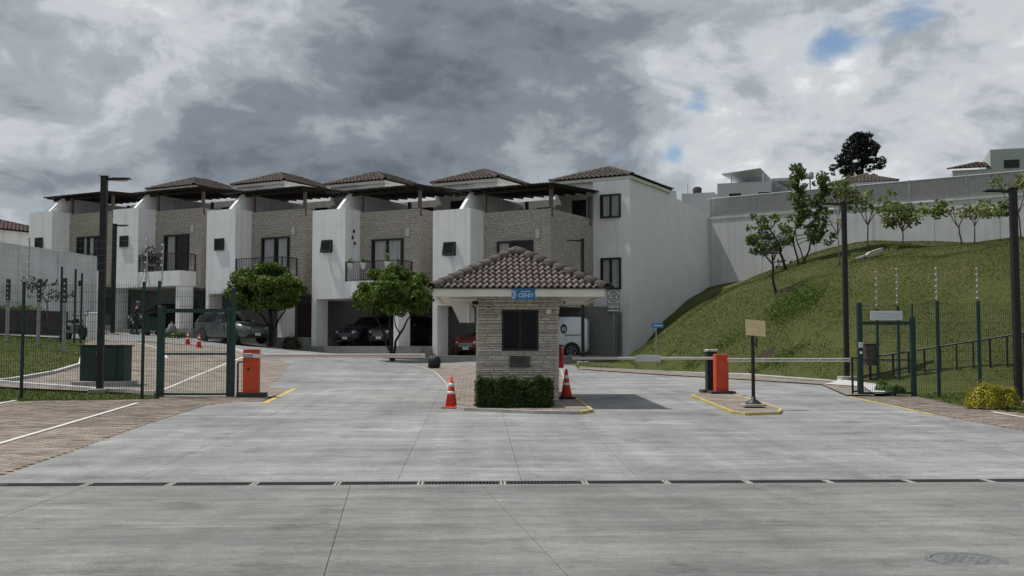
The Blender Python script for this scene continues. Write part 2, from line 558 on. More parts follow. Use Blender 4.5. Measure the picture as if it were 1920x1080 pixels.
    q = N.new('ShaderNodeMix'); q.data_type = 'RGBA'; q.inputs['Factor'].default_value = 0.5
    L.new(c, q.inputs['A']); L.new(c2, q.inputs['B'])
    L.new(q.outputs['Result'], b.inputs['Base Color'])
    bp = N.new('ShaderNodeBump')
    bp.inputs['Strength'].default_value = 0.8
    bp.inputs['Distance'].default_value = 0.05
    L.new(noise(14, (1, 1, 1), 5, 0.7), bp.inputs['Height'])
    L.new(bp.outputs[0], b.inputs['Normal'])
    MATS['turf'] = m
    # ledge-stone cladding on the houses, too far off to pick the stones apart
    def ledge(name, ca, cb_, axis_rot):
        m = bpy.data.materials.new(name)
        m.use_nodes = True
        nonlocal_N = m.node_tree
        N2, L2 = nonlocal_N.nodes, nonlocal_N.links
        b = N2['Principled BSDF']
        b.inputs['Roughness'].default_value = 0.9
        tc = N2.new('ShaderNodeTexCoord')
        sep = N2.new('ShaderNodeSeparateXYZ')
        L2.new(tc.outputs['Object'], sep.inputs[0])
        add = N2.new('ShaderNodeMath'); add.operation = 'ADD'
        L2.new(sep.outputs[0], add.inputs[0]); L2.new(sep.outputs[1], add.inputs[1])
        comb = N2.new('ShaderNodeCombineXYZ')
        L2.new(add.outputs[0], comb.inputs[0]); L2.new(sep.outputs[2], comb.inputs[1])
        # wobble the courses
        nz = N2.new('ShaderNodeTexNoise'); nz.inputs['Scale'].default_value = 3.0
        L2.new(comb.outputs[0], nz.inputs['Vector'])
        vm = N2.new('ShaderNodeVectorMath'); vm.operation = 'MULTIPLY_ADD'
        L2.new(nz.outputs['Color'], vm.inputs[0]); vm.inputs[1].default_value = (0.1, 0.07, 0)
        L2.new(comb.outputs[0], vm.inputs[2])
        br = N2.new('ShaderNodeTexBrick')
        br.offset = 0.37; br.squash = 0.7; br.squash_frequency = 3
        br.inputs['Scale'].default_value = 1.0
        br.inputs['Brick Width'].default_value = 0.42
        br.inputs['Row Height'].default_value = 0.085
        br.inputs['Mortar Size'].default_value = 0.010
        br.inputs['Mortar Smooth'].default_value = 0.4
        br.inputs['Bias'].default_value = 0.0
        br.inputs['Color1'].default_value = (*ca, 1)
        br.inputs['Color2'].default_value = (*cb_, 1)
        br.inputs['Mortar'].default_value = (ca[0] * 0.35, ca[1] * 0.35, ca[2] * 0.35, 1)
        L2.new(vm.outputs[0], br.inputs['Vector'])
        n2 = N2.new('ShaderNodeTexNoise'); n2.inputs['Scale'].default_value = 9; n2.inputs['Detail'].default_value = 5
        mp = N2.new('ShaderNodeMapping'); mp.inputs['Scale'].default_value = (0.6, 2.2, 1)
        L2.new(comb.outputs[0], mp.inputs[0]); L2.new(mp.outputs[0], n2.inputs['Vector'])
        r = N2.new('ShaderNodeMapRange'); L2.new(n2.outputs[0], r.inputs[0])
        r.inputs[1].default_value = 0.3; r.inputs[2].default_value = 0.7; r.inputs[3].default_value = 0.66; r.inputs[4].default_value = 1.28
        hs = N2.new('ShaderNodeHueSaturation')
        L2.new(r.outputs[0], hs.inputs['Value']); L2.new(br.outputs['Color'], hs.inputs['Color'])
        L2.new(hs.outputs[0], b.inputs['Base Color'])
        bp = N2.new('ShaderNodeBump'); bp.inputs['Strength'].default_value = 0.9; bp.inputs['Distance'].default_value = 0.04
        sm = N2.new('ShaderNodeMath'); sm.operation = 'SUBTRACT'
        L2.new(n2.outputs[0], sm.inputs[0]); L2.new(br.outputs['Fac'], sm.inputs[1])
        L2.new(sm.outputs[0], bp.inputs['Height'])
        L2.new(bp.outputs[0], b.inputs['Normal'])
        MATS[name] = m
    ledge('ledge_stone', (0.54, 0.49, 0.43), (0.42, 0.38, 0.335), 0)
    # paver texture for the paving too far away to build brick by brick
    m = bpy.data.materials.new('paving_far')
    m.use_nodes = True
    N, L = m.node_tree.nodes, m.node_tree.links
    b = N['Principled BSDF']
    b.inputs['Roughness'].default_value = 0.9
    g = N.new('ShaderNodeNewGeometry')
    br = N.new('ShaderNodeTexBrick')
    br.inputs['Scale'].default_value = 1.0
    br.inputs['Brick Width'].default_value = 0.24
    br.inputs['Row Height'].default_value = 0.12
    br.inputs['Mortar Size'].default_value = 0.008
    br.inputs['Color1'].default_value = (0.310, 0.262, 0.222, 1)
    br.inputs['Color2'].default_value = (0.165, 0.138, 0.120, 1)
    br.inputs['Mortar'].default_value = (0.06, 0.052, 0.045, 1)
    L.new(g.outputs['Position'], br.inputs['Vector'])
    hs = N.new('ShaderNodeHueSaturation')
    L.new(mr(noise(1.6, (0.8, 1.4, 1), 6, 0.65, 3), 0.3, 0.7, 0.62, 1.3), hs.inputs['Value'])
    L.new(br.outputs['Color'], hs.inputs['Color'])
    L.new(hs.outputs[0], b.inputs['Base Color'])
    MATS['paving_far'] = m
special_materials()
M('paver', (0.300, 0.245, 0.205), 0.88, var=0.35, vscale=1.4, isl=0.24, bump=0.3, bscale=40, color2=(0.205, 0.172, 0.148))
M('joint_sand', (0.060, 0.050, 0.042), 0.95)
M('ledge_piece', (0.60, 0.555, 0.485), 0.9, isl=0.16, var=0.3, vscale=9, color2=(0.48, 0.44, 0.385), bump=0.8, bscale=30)
M('mortar_dark', (0.33, 0.295, 0.25), 0.95)

# ------------------------------------------------------------------ mesh building
def tag(o, label=None, cat=None, group=None, kind=None):
    if label: o['label'] = label
    if cat: o['category'] = cat
    if group: o['group'] = group
    if kind: o['kind'] = kind
    return o
def empty(name, loc=(0, 0, 0), rz=0.0, label=None, cat=None, group=None):
    o = bpy.data.objects.new(name, None)
    o.empty_display_size = 0.2
    COL.objects.link(o)
    o.location = loc
    o.rotation_euler = (0, 0, rz)
    return tag(o, label, cat, group)
def link(name, me, mat, parent=None, smooth_=False):
    o = bpy.data.objects.new(name, me)
    COL.objects.link(o)
    if mat:
        me.materials.clear()
        me.materials.append(MATS[mat] if isinstance(mat, str) else mat)
    if parent:
        o.parent = parent
    if smooth_:
        me.shade_smooth()
    return o
def share(name, me, parent, loc=(0, 0, 0), rot=(0, 0, 0), scale=(1, 1, 1)):
    o = bpy.data.objects.new(name, me)
    COL.objects.link(o)
    o.parent = parent
    o.location = loc
    o.rotation_euler = rot
    o.scale = scale
    return o
def copy_tree(o, parent=None):
    c = o.copy()
    COL.objects.link(c)
    c.parent = parent
    for ch in list(o.children):
        copy_tree(ch, c)
    return c

class MB:
    def __init__(s):
        s.v, s.f = [], []
    def add(s, vs, fs):
        n = len(s.v)
        s.v += [tuple(p) for p in vs]
        s.f += [tuple(i + n for i in f) for f in fs]
        return s
    def box(s, x0, x1, y0, y1, z0, z1, rot=None, at=None):
        vs = [(x, y, z) for z in (z0, z1) for y in (y0, y1) for x in (x0, x1)]
        if rot is not None:
            vs = [rot @ Vector(p) for p in vs]
        if at is not None:
            vs = [Vector(p) + Vector(at) for p in vs]
        return s.add(vs, [(0, 2, 3, 1), (4, 5, 7, 6), (0, 1, 5, 4), (1, 3, 7, 5), (3, 2, 6, 7), (2, 0, 4, 6)])
    def cham(s, x0, x1, y0, y1, z0, z1, c=0.02):
        """box with chamfered vertical and top edges"""
        def ring(i, z):
            return [(x0 + i + c, y0 + i, z), (x1 - i - c, y0 + i, z), (x1 - i, y0 + i + c, z), (x1 - i, y1 - i - c, z),
                    (x1 - i - c, y1 - i, z), (x0 + i + c, y1 - i, z), (x0 + i, y1 - i - c, z), (x0 + i, y0 + i + c, z)]
        vs = ring(0, z0) + ring(0, z1 - c) + ring(c, z1)
        fs = [tuple(reversed(range(8))), tuple(range(16, 24))]
        for k in (0, 8):
            for i in range(8):
                j = (i + 1) % 8
                fs.append((k + i, k + j, k + 8 + j, k + 8 + i))
        return s.add(vs, fs)
    def prism(s, poly, a, b, axis='z'):
        """polygon (2-D) extruded from a to b along an axis"""
        n = len(poly)
        def p(q, h):
            return {'z': (q[0], q[1], h), 'x': (h, q[0], q[1]), 'y': (q[0], h, q[1])}[axis]
        vs = [p(q, a) for q in poly] + [p(q, b) for q in poly]
        fs = [tuple(reversed(range(n))), tuple(range(n, 2 * n))]
        fs += [(i, (i + 1) % n, n + (i + 1) % n, n + i) for i in range(n)]
        return s.add(vs, fs)
    def tube(s, pts, rad, n=6, cap=True):
        pts = [Vector(p) for p in pts]
        if not isinstance(rad, (list, tuple)):
            rad = [rad] * len(pts)
        base = len(s.v)
        up = Vector((0, 0, 1))
        prev = None
        for i, p in enumerate(pts):
            d = (pts[min(i + 1, len(pts) - 1)] - pts[max(i - 1, 0)])
            d = d.normalized() if d.length > 1e-9 else up
            if prev is None:
                a = d.orthogonal().normalized() if abs(d.z) > 0.95 else d.cross(up).normalized()
            else:
                a = (prev - d * prev.dot(d))
                a = a.normalized() if a.length > 1e-6 else d.orthogonal().normalized()
            prev = a
            b = d.cross(a)
            for k in range(n):
                t = 2 * math.pi * (k + 0.5) / n
                s.v.append(tuple(p + (a * math.cos(t) + b * math.sin(t)) * rad[i]))
        for i in range(len(pts) - 1):
            for k in range(n):
                q = base + i * n
                s.f.append((q + k, q + (k + 1) % n, q + n + (k + 1) % n, q + n + k))
        if cap:
            s.f.append(tuple(base + k for k in reversed(range(n))))
            q = base + (len(pts) - 1) * n
            s.f.append(tuple(q + k for k in range(n)))
        return s
    def lathe(s, prof, n=20, at=(0, 0, 0), axis='z'):
        """profile of (radius, height)"""
        base = len(s.v)
        def p(r, h, t):
            c, q = r * math.cos(t), r * math.sin(t)
            v = {'z': (c, q, h), 'y': (c, h, q), 'x': (h, c, q)}[axis]
            return (v[0] + at[0], v[1] + at[1], v[2] + at[2])
        for r, h in prof:
            for k in range(n):
                s.v.append(p(r, h, 2 * math.pi * k / n))
        for i in range(len(prof) - 1):
            for k in range(n):
                q = base + i * n
                s.f.append((q + k, q + (k + 1) % n, q + n + (k + 1) % n, q + n + k))
        s.f.append(tuple(base + k for k in reversed(range(n))))
        q = base + (len(prof) - 1) * n
        s.f.append(tuple(q + k for k in range(n)))
        return s
    def mesh(s, name):
        me = bpy.data.meshes.new(name)
        me.from_pydata(s.v, [], s.f)
        me.update()
        return me
    def build(s, name, mat, parent=None, smooth_=False, fix=False):
        me = s.mesh(name)
        if fix:
            bm = bmesh.new(); bm.from_mesh(me)
            bmesh.ops.recalc_face_normals(bm, faces=bm.faces)
            bm.to_mesh(me); bm.free()
        return link(name, me, mat, parent, smooth_)

def text_mesh(body, size, name='lettering', extrude=0.002, bold=0.0):
    cu = bpy.data.curves.new(name, 'FONT')
    cu.body = body
    cu.size = size
    cu.align_x = 'CENTER'
    cu.align_y = 'CENTER'
    cu.extrude = extrude
    cu.offset = bold
    cu.resolution_u = 3
    t = bpy.data.objects.new(name, cu)
    COL.objects.link(t)
    me = bpy.data.meshes.new_from_object(t.evaluated_get(bpy.context.evaluated_depsgraph_get()))
    bpy.data.objects.remove(t)
    bpy.data.curves.remove(cu)
    return me

def clip_poly(poly, cell):
    """subject polygon clipped by a convex counter-clockwise cell"""
    out = list(poly)
    n = len(cell)
    for i in range(n):
        a, b = cell[i], cell[(i + 1) % n]
        ex, ey = b[0] - a[0], b[1] - a[1]
        src, out = out, []
        if not src:
            return []
        def side(p):
            return ex * (p[1] - a[1]) - ey * (p[0] - a[0])
        for k in range(len(src)):
            p, q = src[k], src[(k + 1) % len(src)]
            sp, sq = side(p), side(q)
            if sp >= 0:
                out.append(p)
            if (sp >= 0) != (sq >= 0):
                t = sp / (sp - sq)
                out.append((p[0] + (q[0] - p[0]) * t, p[1] + (q[1] - p[1]) * t))
    return out
def area(p):
    return 0.5 * sum(p[i][0] * p[(i + 1) % len(p)][1] - p[(i + 1) % len(p)][0] * p[i][1] for i in range(len(p)))
def ccw(p):
    return p if area(p) > 0 else list(reversed(p))
def dedupe(p, eps=1e-4):
    o = []
    for q in p:
        if not o or math.hypot(q[0] - o[-1][0], q[1] - o[-1][1]) > eps:
            o.append(q)
    if len(o) > 1 and math.hypot(o[0][0] - o[-1][0], o[0][1] - o[-1][1]) <= eps:
        o.pop()
    return o
def drape(name, poly, mat, dz, step=1.0, kind='structure', parent=None, fn=None):
    """a sheet over the ground with the outline poly (world xy)"""
    fn = fn or H
    poly = ccw(poly)
    xs, ys = [p[0] for p in poly], [p[1] for p in poly]
    mb = MB()
    x0, y0 = math.floor(min(xs) / step) * step, math.floor(min(ys) / step) * step
    x = x0
    while x < max(xs):
        y = y0
        while y < max(ys):
            c = dedupe(clip_poly(poly, [(x, y), (x + step, y), (x + step, y + step), (x, y + step)]))
            if len(c) >= 3 and abs(area(c)) > 1e-4:
                mb.add([(p[0], p[1], fn(p[0], p[1]) + dz) for p in c], [tuple(range(len(c)))])
            y += step
        x += step
    o = mb.build(name, mat, parent)
    if kind and not parent:
        o['kind'] = kind
    return o
def ribbon(name, pts, width, mat, dz, parent=None, height=0.0, label=None):
    """a painted line (height 0) or a kerb (height > 0) along world points"""
    dense = []
    for i in range(len(pts) - 1):
        a, b = Vector(pts[i][:2]), Vector(pts[i + 1][:2])
        n = max(1, int((b - a).length / 0.5))
        for k in range(n):
            dense.append(a + (b - a) * k / n)
    dense.append(Vector(pts[-1][:2]))
    mb = MB()
    L_, R_ = [], []
    for i, p in enumerate(dense):
        d = dense[min(i + 1, len(dense) - 1)] - dense[max(i - 1, 0)]
        d.normalize()
        nrm = Vector((-d.y, d.x)) * width / 2
        L_.append(p + nrm); R_.append(p - nrm)
    n = len(dense)
    vs = [(p.x, p.y, H(p.x, p.y) + dz + height) for p in L_] + [(p.x, p.y, H(p.x, p.y) + dz + height) for p in R_]
    fs = [(n + i, n + i + 1, i + 1, i) for i in range(n - 1)]
    if height:
        vs += [(p.x, p.y, H(p.x, p.y) + dz - 0.05) for p in L_] + [(p.x, p.y, H(p.x, p.y) + dz - 0.05) for p in R_]
        fs += [(i, i + 1, 2 * n + i + 1, 2 * n + i) for i in range(n - 1)]
        fs += [(n + i + 1, n + i, 3 * n + i, 3 * n + i + 1) for i in range(n - 1)]
        fs += [(0, 2 * n, 3 * n, n), (n - 1, 2 * n - 1, 4 * n - 1, 3 * n - 1)]
    mb.add(vs, fs)
    return mb.build(name, mat, parent)

def leaves_mesh(name, pts, size, seed=0, up=0.0, jitter=0.5, aspect=0.5):
    """one small four-cornered leaf at every point"""
    rng = np.random.default_rng(seed)
    pts = np.asarray(pts, dtype=np.float64)
    n = len(pts)
    nrm = rng.normal(size=(n, 3)); nrm[:, 2] += up
    nrm /= np.linalg.norm(nrm, axis=1)[:, None]
    t = rng.normal(size=(n, 3))
    a = np.cross(nrm, t); a /= np.linalg.norm(a, axis=1)[:, None]
    b = np.cross(nrm, a)
    s = size * (1 + jitter * rng.uniform(-1, 1, n))[:, None]
    v = np.empty((n, 4, 3))
    v[:, 0] = pts - a * s
    v[:, 1] = pts - b * s * aspect + nrm * s * 0.15
    v[:, 2] = pts + a * s
    v[:, 3] = pts + b * s * aspect + nrm * s * 0.15
    me = bpy.data.meshes.new(name)
    me.vertices.add(n * 4)
    me.vertices.foreach_set('co', v.reshape(-1))
    me.loops.add(n * 4)
    me.loops.foreach_set('vertex_index', np.arange(n * 4, dtype=np.int32))
    me.polygons.add(n)
    me.polygons.foreach_set('loop_start', np.arange(0, n * 4, 4, dtype=np.int32))
    me.polygons.foreach_set('loop_total', np.full(n, 4, dtype=np.int32))
    me.update(calc_edges=True)
    return me
# ================================================================== the setting
def px2(pts):
    return [tuple(P(x, y, base_h)[:2]) for x, y in pts]

# ---- ground: one sheet to the horizon, grass on top of it
def ground():
    def axis(lo, hi, step, far):
        a = list(np.arange(lo, hi + 0.01, step))
        d, x = 3.0, hi
        up = []
        while x < far:
            x += d; d *= 1.5; up.append(x)
        d, x = 3.0, lo
        dn = []
        while x > -far:
            x -= d; d *= 1.5; dn.append(x)
        return list(reversed(dn)) + a + up
    xs, ys = axis(-44, 44, 0.8, 700), axis(-4, 80, 0.8, 700)
    vs = [(x, y, H(x, y) - 0.06) for y in ys for x in xs]
    n = len(xs)
    fs = [(j * n + i, j * n + i + 1, (j + 1) * n + i + 1, (j + 1) * n + i) for j in range(len(ys) - 1) for i in range(n - 1)]
    o = MB().add(vs, fs).build('ground', 'turf', None, True)
    o['kind'] = 'structure'
    return o
ground()

# ---- concrete road: slabs laid one by one near the gate, a continuous sheet beyond
ROAD_LEFT = [(0, 893), (140, 845), (262, 800), (380, 762), (440, 753), (497, 753), (552, 729), (503, 726), (520, 712), (536, 697), (541, 684),
             (522, 673), (490, 664), (440, 654.5), (370, 647), (270, 641), (150, 635), (-60, 628)]
ROAD_FAR = [(-60, 611), (200, 622), (330, 629), (480, 646), (590, 660), (700, 669), (830, 677), (1000, 681), (1078, 685)]
ROAD_RIGHT = [(1085, 693), (1200, 701), (1400, 713), (1540, 722), (1586, 742), (1660, 757), (1750, 777), (1920, 809), (2150, 853)]
rl, rf, rr = px2(ROAD_LEFT), px2(ROAD_FAR), px2(ROAD_RIGHT)
YU = Y_DRAIN + 0.19
YL = Y_DRAIN - 0.19
upper = [(rl[0][0] - 0.3, YU)] + rl + rf + rr + [(rr[-1][0] + 0.4, YU)]
upper = ccw(upper)
Y_SLAB = 31.0
road = drape('road', clip_poly(upper, [(-90, Y_SLAB), (90, Y_SLAB), (90, 120), (-90, 120)]), 'concrete', 0.0, 1.5)
bed = drape('bed', [(-30, -6), (30, -6), (30, YL - 0.02), (-30, YL - 0.02)], 'screed', -0.016, 3.0, parent=road)
drape('bed', clip_poly(upper, [(-90, YU), (90, YU), (90, Y_SLAB + 0.02), (-90, Y_SLAB + 0.02)]), 'screed', -0.016, 3.0, parent=road)
def slab(poly, mat='concrete'):
    poly = dedupe(ccw(poly))
    if len(poly) < 3 or area(poly) < 0.05:
        return
    dz = random.uniform(-0.0008, 0.0008)
    tx, ty = random.uniform(-0.0004, 0.0004), random.uniform(-0.0004, 0.0004)
    cx = sum(p[0] for p in poly) / len(poly); cy = sum(p[1] for p in poly) / len(poly)
    n = len(poly)
    top = [(p[0] - cx, p[1] - cy, H(p[0], p[1]) + dz + tx * (p[0] - cx) + ty * (p[1] - cy)) for p in poly]
    bot = [(p[0], p[1], p[2] - 0.045) for p in top]
    mb = MB().add(top + bot, [tuple(range(n))] + [(i, n + i, n + (i + 1) % n, (i + 1) % n) for i in range(n)])
    o = mb.build('slab', mat, road)
    o.location = (cx, cy, 0)
G = 0.0028
rows_up = [YU, 17.6, 22.2, 26.8, Y_SLAB]
JOINTS = [-13.4, -10.4, -7.2, -4.2, -0.95, 0.58, 2.05, 5.0, 8.0, 11.0, 14.0, 17.0]
for j in range(len(rows_up) - 1):
    for x0, x1 in zip(JOINTS[:-1], JOINTS[1:]):
        y0, y1 = rows_up[j] + G * 0.5, rows_up[j + 1] - G * 0.5
        slab(clip_poly(upper, [(x0 + G, y0), (x1 - G, y0), (x1 - G, y1), (x0 + G, y1)]))
rows_lo = [YL, 9.4, 6.2, 3.0, -0.4]
for j in range(len(rows_lo) - 1):
    for k in range(-6, 6):
        def sx(x, y):
            return (0.06 + (3.1 * x if x >= 0 else 3.1 * x + 1.55) - 0.0866 * (y - Y_DRAIN), y)
        y1, y0 = rows_lo[j] - (G if j else 0), rows_lo[j + 1] + G
        q = [sx(k, y0), sx(k + 1, y0), sx(k + 1, y1), sx(k, y1)]
        q = [(q[0][0] + G, q[0][1]), (q[1][0] - G, q[1][1]), (q[2][0] - G, q[2][1]), (q[3][0] + G, q[3][1])]
        slab(q, 'concrete_old')

# ---- drain across the forecourt: one grate after another
X_GRATE0 = -5.62
drain = empty('drain', (0, Y_DRAIN, 0), 0, 'slotted iron trench drain of separate grates running across the concrete forecourt', 'drain')
MB().box(X_GRATE0 - 0.3, 16.2, -0.185, 0.185, -0.30, -0.20).build('channel_bottom', 'asphalt_dark', drain)
MB().box(X_GRATE0 - 0.3, 16.2, -0.188, -0.165, -0.30, 0.004).box(X_GRATE0 - 0.3, 16.2, 0.165, 0.188, -0.30, 0.004).build('channel_wall', 'kerb', drain)
g = MB()
g.box(0.0, 0.93, -0.155, -0.130, -0.03, 0.0).box(0.0, 0.93, 0.130, 0.155, -0.03, 0.0)
g.box(0.0, 0.025, -0.13, 0.13, -0.03, 0.0).box(0.905, 0.93, -0.13, 0.13, -0.03, 0.0).box(0.025, 0.905, -0.012, 0.012, -0.03, -0.001)
for i in range(21):
    x = 0.045 + i * 0.0413
    g.box(x, x + 0.016, -0.13, 0.13, -0.025, -0.003)
grate_me = g.mesh('grate')
grate_me.materials.append(MATS['drain_iron'])
cr = MB().box(0.0, 0.022, -0.163, 0.163, -0.15, 0.001).box(0.045, 0.067, -0.163, 0.163, -0.15, 0.001).mesh('bridge')
cr.materials.append(MATS['kerb'])
for i in range(21):
    x = X_GRATE0 + i * 1.0
    share('grate', grate_me, drain, (x, random.uniform(-0.004, 0.004), random.uniform(-0.003, 0.0)), (0, 0, random.uniform(-0.002, 0.002)))
    share('bridge', cr, drain, (x + 0.933, 0, 0))

# ---- manhole cover in the forecourt
mh = P(1812, 1050)
cover = empty('manhole_cover', (mh.x, mh.y, mh.z + 0.002), 0.2, 'round worn iron manhole cover set flush in the concrete', 'manhole cover')
MB().lathe([(0.27, -0.03), (0.27, 0.003), (0.235, 0.003), (0.232, -0.006)], 40).build('ring', 'iron', cover)
MB().lathe([(0.226, -0.03), (0.226, 0.002), (0.22, 0.003)], 40).build('lid', 'iron', cover)
lug = MB()
for i in range(-5, 6):
    for j in range(-5, 6):
        if 0.02 < i * i + j * j < 24 and (i + j) % 2:
            lug.box(i * 0.037 - 0.011, i * 0.037 + 0.011, j * 0.037 - 0.011, j * 0.037 + 0.011, 0.0025, 0.005)
lug.build('tread', 'iron', cover)['kind'] = 'stuff'

# ---- brick paving
PAVE_NEAR = px2([(-30, 904), (0, 893), (140, 845), (262, 800), (380, 762), (440, 753), (497, 753), (503, 746), (440, 747), (300, 748), (0, 753), (-260, 757), (-420, 904)])
PAVE_FAR = px2([(-60, 722), (20, 717), (100, 703), (150, 689), (158, 662), (160, 640), (200, 636), (270, 642), (370, 648), (440, 655), (490, 664.5), (522, 673.5), (541, 684),
                (536, 697), (520, 712), (503, 726), (552, 729), (503, 746), (440, 747), (300, 748), (292, 738)])
pn_sand = drape('paving', PAVE_NEAR, 'joint_sand', -0.016, 3.0)
drape('paving', PAVE_FAR, 'paving_far', 0.004, 1.0)
brick_me = MB().cham(-0.116, 0.116, -0.056, 0.056, -0.05, 0.0, 0.005).mesh('brick')
brick_me.materials.append(MATS['paver'])
def lay_bricks(parent, poly, limit, seed, x_lo, x_hi, y_hi):
    rnd = random.Random(seed)
    poly = ccw(poly)
    spots = []
    y0 = min(p[1] for p in poly)
    x0 = min(p[0] for p in poly)
    j = 0
    y = y0 + 0.06
    while y < min(max(p[1] for p in poly), y_hi):
        x = max(x0, x_lo) + (0.12 if j % 2 else 0.0)
        while x < min(max(p[0] for p in poly), x_hi):
            if inside(poly, x, y):
                spots.append((x, y))
            x += 0.24
        y += 0.12
        j += 1
    spots.sort(key=lambda p: p[0] ** 2 + p[1] ** 2)
    seen = [p for p in spots if abs((p[0] * math.cos(YAW) - p[1] * math.sin(YAW)) / p[1]) < 0.482]
    near = set(seen[:limit])
    rest = MB()
    for (x, y) in spots:
        z = H(x, y) + rnd.uniform(-0.004, 0.003)
        rot = (rnd.uniform(-0.012, 0.012), rnd.uniform(-0.012, 0.012), rnd.uniform(-0.02, 0.02))
        if (x, y) in near:
            share('brick', brick_me, parent, (x, y, z), rot)
        else:
            c, s_ = math.cos(rot[2]), math.sin(rot[2])
            pts = [(-0.116, -0.056), (0.116, -0.056), (0.116, 0.056), (-0.116, 0.056)]
            t = [(x + px_ * c - py_ * s_, y + px_ * s_ + py_ * c, z + px_ * rot[1] + py_ * rot[0]) for px_, py_ in pts]
            b = [(q[0], q[1], q[2] - 0.03) for q in t]
            rest.add(t + b, [(0, 1, 2, 3), (0, 4, 5, 1), (1, 5, 6, 2), (2, 6, 7, 3), (3, 7, 4, 0)])
    o = rest.build('bricks', 'paver', parent)
    o['kind'] = 'stuff'
lay_bricks(pn_sand, PAVE_NEAR, 290, 3, -16, 0, 40)
PAVE_RIGHT = px2([(1586, 742), (1660, 757), (1750, 777), (1920, 809), (2150, 853), (2150, 790), (1920, 776), (1800, 760), (1722, 744), (1640, 743)])
pr_sand = drape('paving', PAVE_RIGHT, 'joint_sand', -0.016, 3.0)
lay_bricks(pr_sand, PAVE_RIGHT, 0, 5, 4, 30, 40)
PAVE_EDGE = px2([(1085, 693), (1200, 701), (1400, 713), (1540, 722), (1586, 742), (1640, 743), (1620, 728), (1572, 720), (1400, 706), (1200, 695.5), (1088, 690)])
drape('paving', PAVE_EDGE, 'paving_far', 0.03, 1.0)
# concrete path running to and through the side gate
drape('path', px2([(1545, 722.5), (1620, 728), (1640, 742), (1665, 741), (1672, 733), (1640, 722), (1572, 717)]), 'path', 0.05, 1.0, fn=H)

# ---- painted lines and kerbs
def line_px(name, pts, width, mat, dz, height=0.0, parent=None):
    return ribbon(name, px2(pts), width, mat, dz, parent, height)
marks = []
for pts, w in (([(-60, 850), (0, 832), (130, 794), (258, 756)], 0.10), ([(-80, 774), (0, 757), (30, 751)], 0.10)):
    line_px('painted_line', pts, w, 'road_white', 0.012, 0, pn_sand)
line_px('painted_line', [(1860, 773), (1930, 785), (2050, 806)], 0.10, 'road_white', 0.012, 0, pr_sand)
line_px('painted_line', [(494, 757), (552, 729)], 0.16, 'road_yellow', 0.007, 0, road)
line_px('painted_line', [(1590, 744), (1660, 758.5), (1752, 778.5)], 0.12, 'road_yellow', 0.007, 0, road)
line_px('painted_line', [(300, 733), (365, 706), (440, 676), (462, 668)], 0.10, 'road_white', 0.010, 0, road)
line_px('painted_line', [(205, 640), (262, 644), (300, 655), (313, 672)], 0.12, 'road_white', 0.010, 0, road)
line_px('kerb', [(430, 655), (458, 662), (472, 672), (476, 684)], 0.16, 'road_white', 0.0, 0.10)['kind'] = 'structure'
line_px('painted_line', [(520, 660), (600, 666), (700, 673), (790, 678)], 0.10, 'road_white', 0.007, 0, road)
line_px('kerb', [(-60, 714), (0, 718), (120, 727), (292, 738)], 0.15, 'road_white', 0.0, 0.07)['kind'] = 'structure'
line_px('kerb', [(-40, 719), (20, 714), (100, 701), (150, 687), (158, 660)], 0.12, 'road_white', 0.0, 0.08)['kind'] = 'structure'
line_px('kerb', [(1088, 690), (1200, 695.5), (1400, 706), (1572, 718)], 0.12, 'kerb', 0.0, 0.05)['kind'] = 'structure'

def island(outline, top, kerb_parts, dz=0.09, inner='paving_far'):
    o = drape('traffic_island', outline, inner, dz, 0.6)
    # closed side wall
    poly = ccw(outline)
    n = len(poly)
    vs = [(p[0], p[1], H(*p) + dz) for p in poly] + [(p[0], p[1], H(*p) - 0.05) for p in poly]
    MB().add(vs, [(i, n + i, n + (i + 1) % n, (i + 1) % n) for i in range(n)]).build('edge', 'kerb', o)
    for pts, mat in kerb_parts:
        ribbon('kerb', px2(pts), 0.07, mat, 0.0, o, dz + 0.008)
    return o
BOOTH_ISLE = [(765, 687), (792, 691), (816, 701), (836, 722), (846, 745), (850, 764), (872, 770), (1000, 776), (1088, 777), (1110, 773), (1086, 756), (1068, 742), (1058, 715), (1052, 696), (1000, 690), (900, 688)]
booth_isle = island(px2(BOOTH_ISLE), 0, [([(765, 687), (792, 691), (816, 701), (836, 722), (846, 745), (850, 764), (872, 770), (1000, 776), (1085, 777)], 'kerb'),
                                         ([(1088, 777), (1110, 773), (1086, 756), (1068, 742)], 'road_yellow'), ([(1068, 742), (1058, 715), (1052, 696)], 'kerb')], 0.06)
RIGHT_ISLE = [(1297, 744), (1318, 741), (1376, 742), (1420, 756), (1464, 771), (1460, 777), (1400, 779), (1375, 776), (1340, 762)]
right_isle = island(px2(RIGHT_ISLE), 0, [(RIGHT_ISLE[2:5], 'road_yellow'), (RIGHT_ISLE[4:6] + RIGHT_ISLE[6:7], 'road_yellow'), (list(reversed(RIGHT_ISLE[6:])) + [] if False else [RIGHT_ISLE[6], RIGHT_ISLE[7], RIGHT_ISLE[8], RIGHT_ISLE[0]], 'road_yellow'), (RIGHT_ISLE[0:3], 'road_yellow')], 0.05)

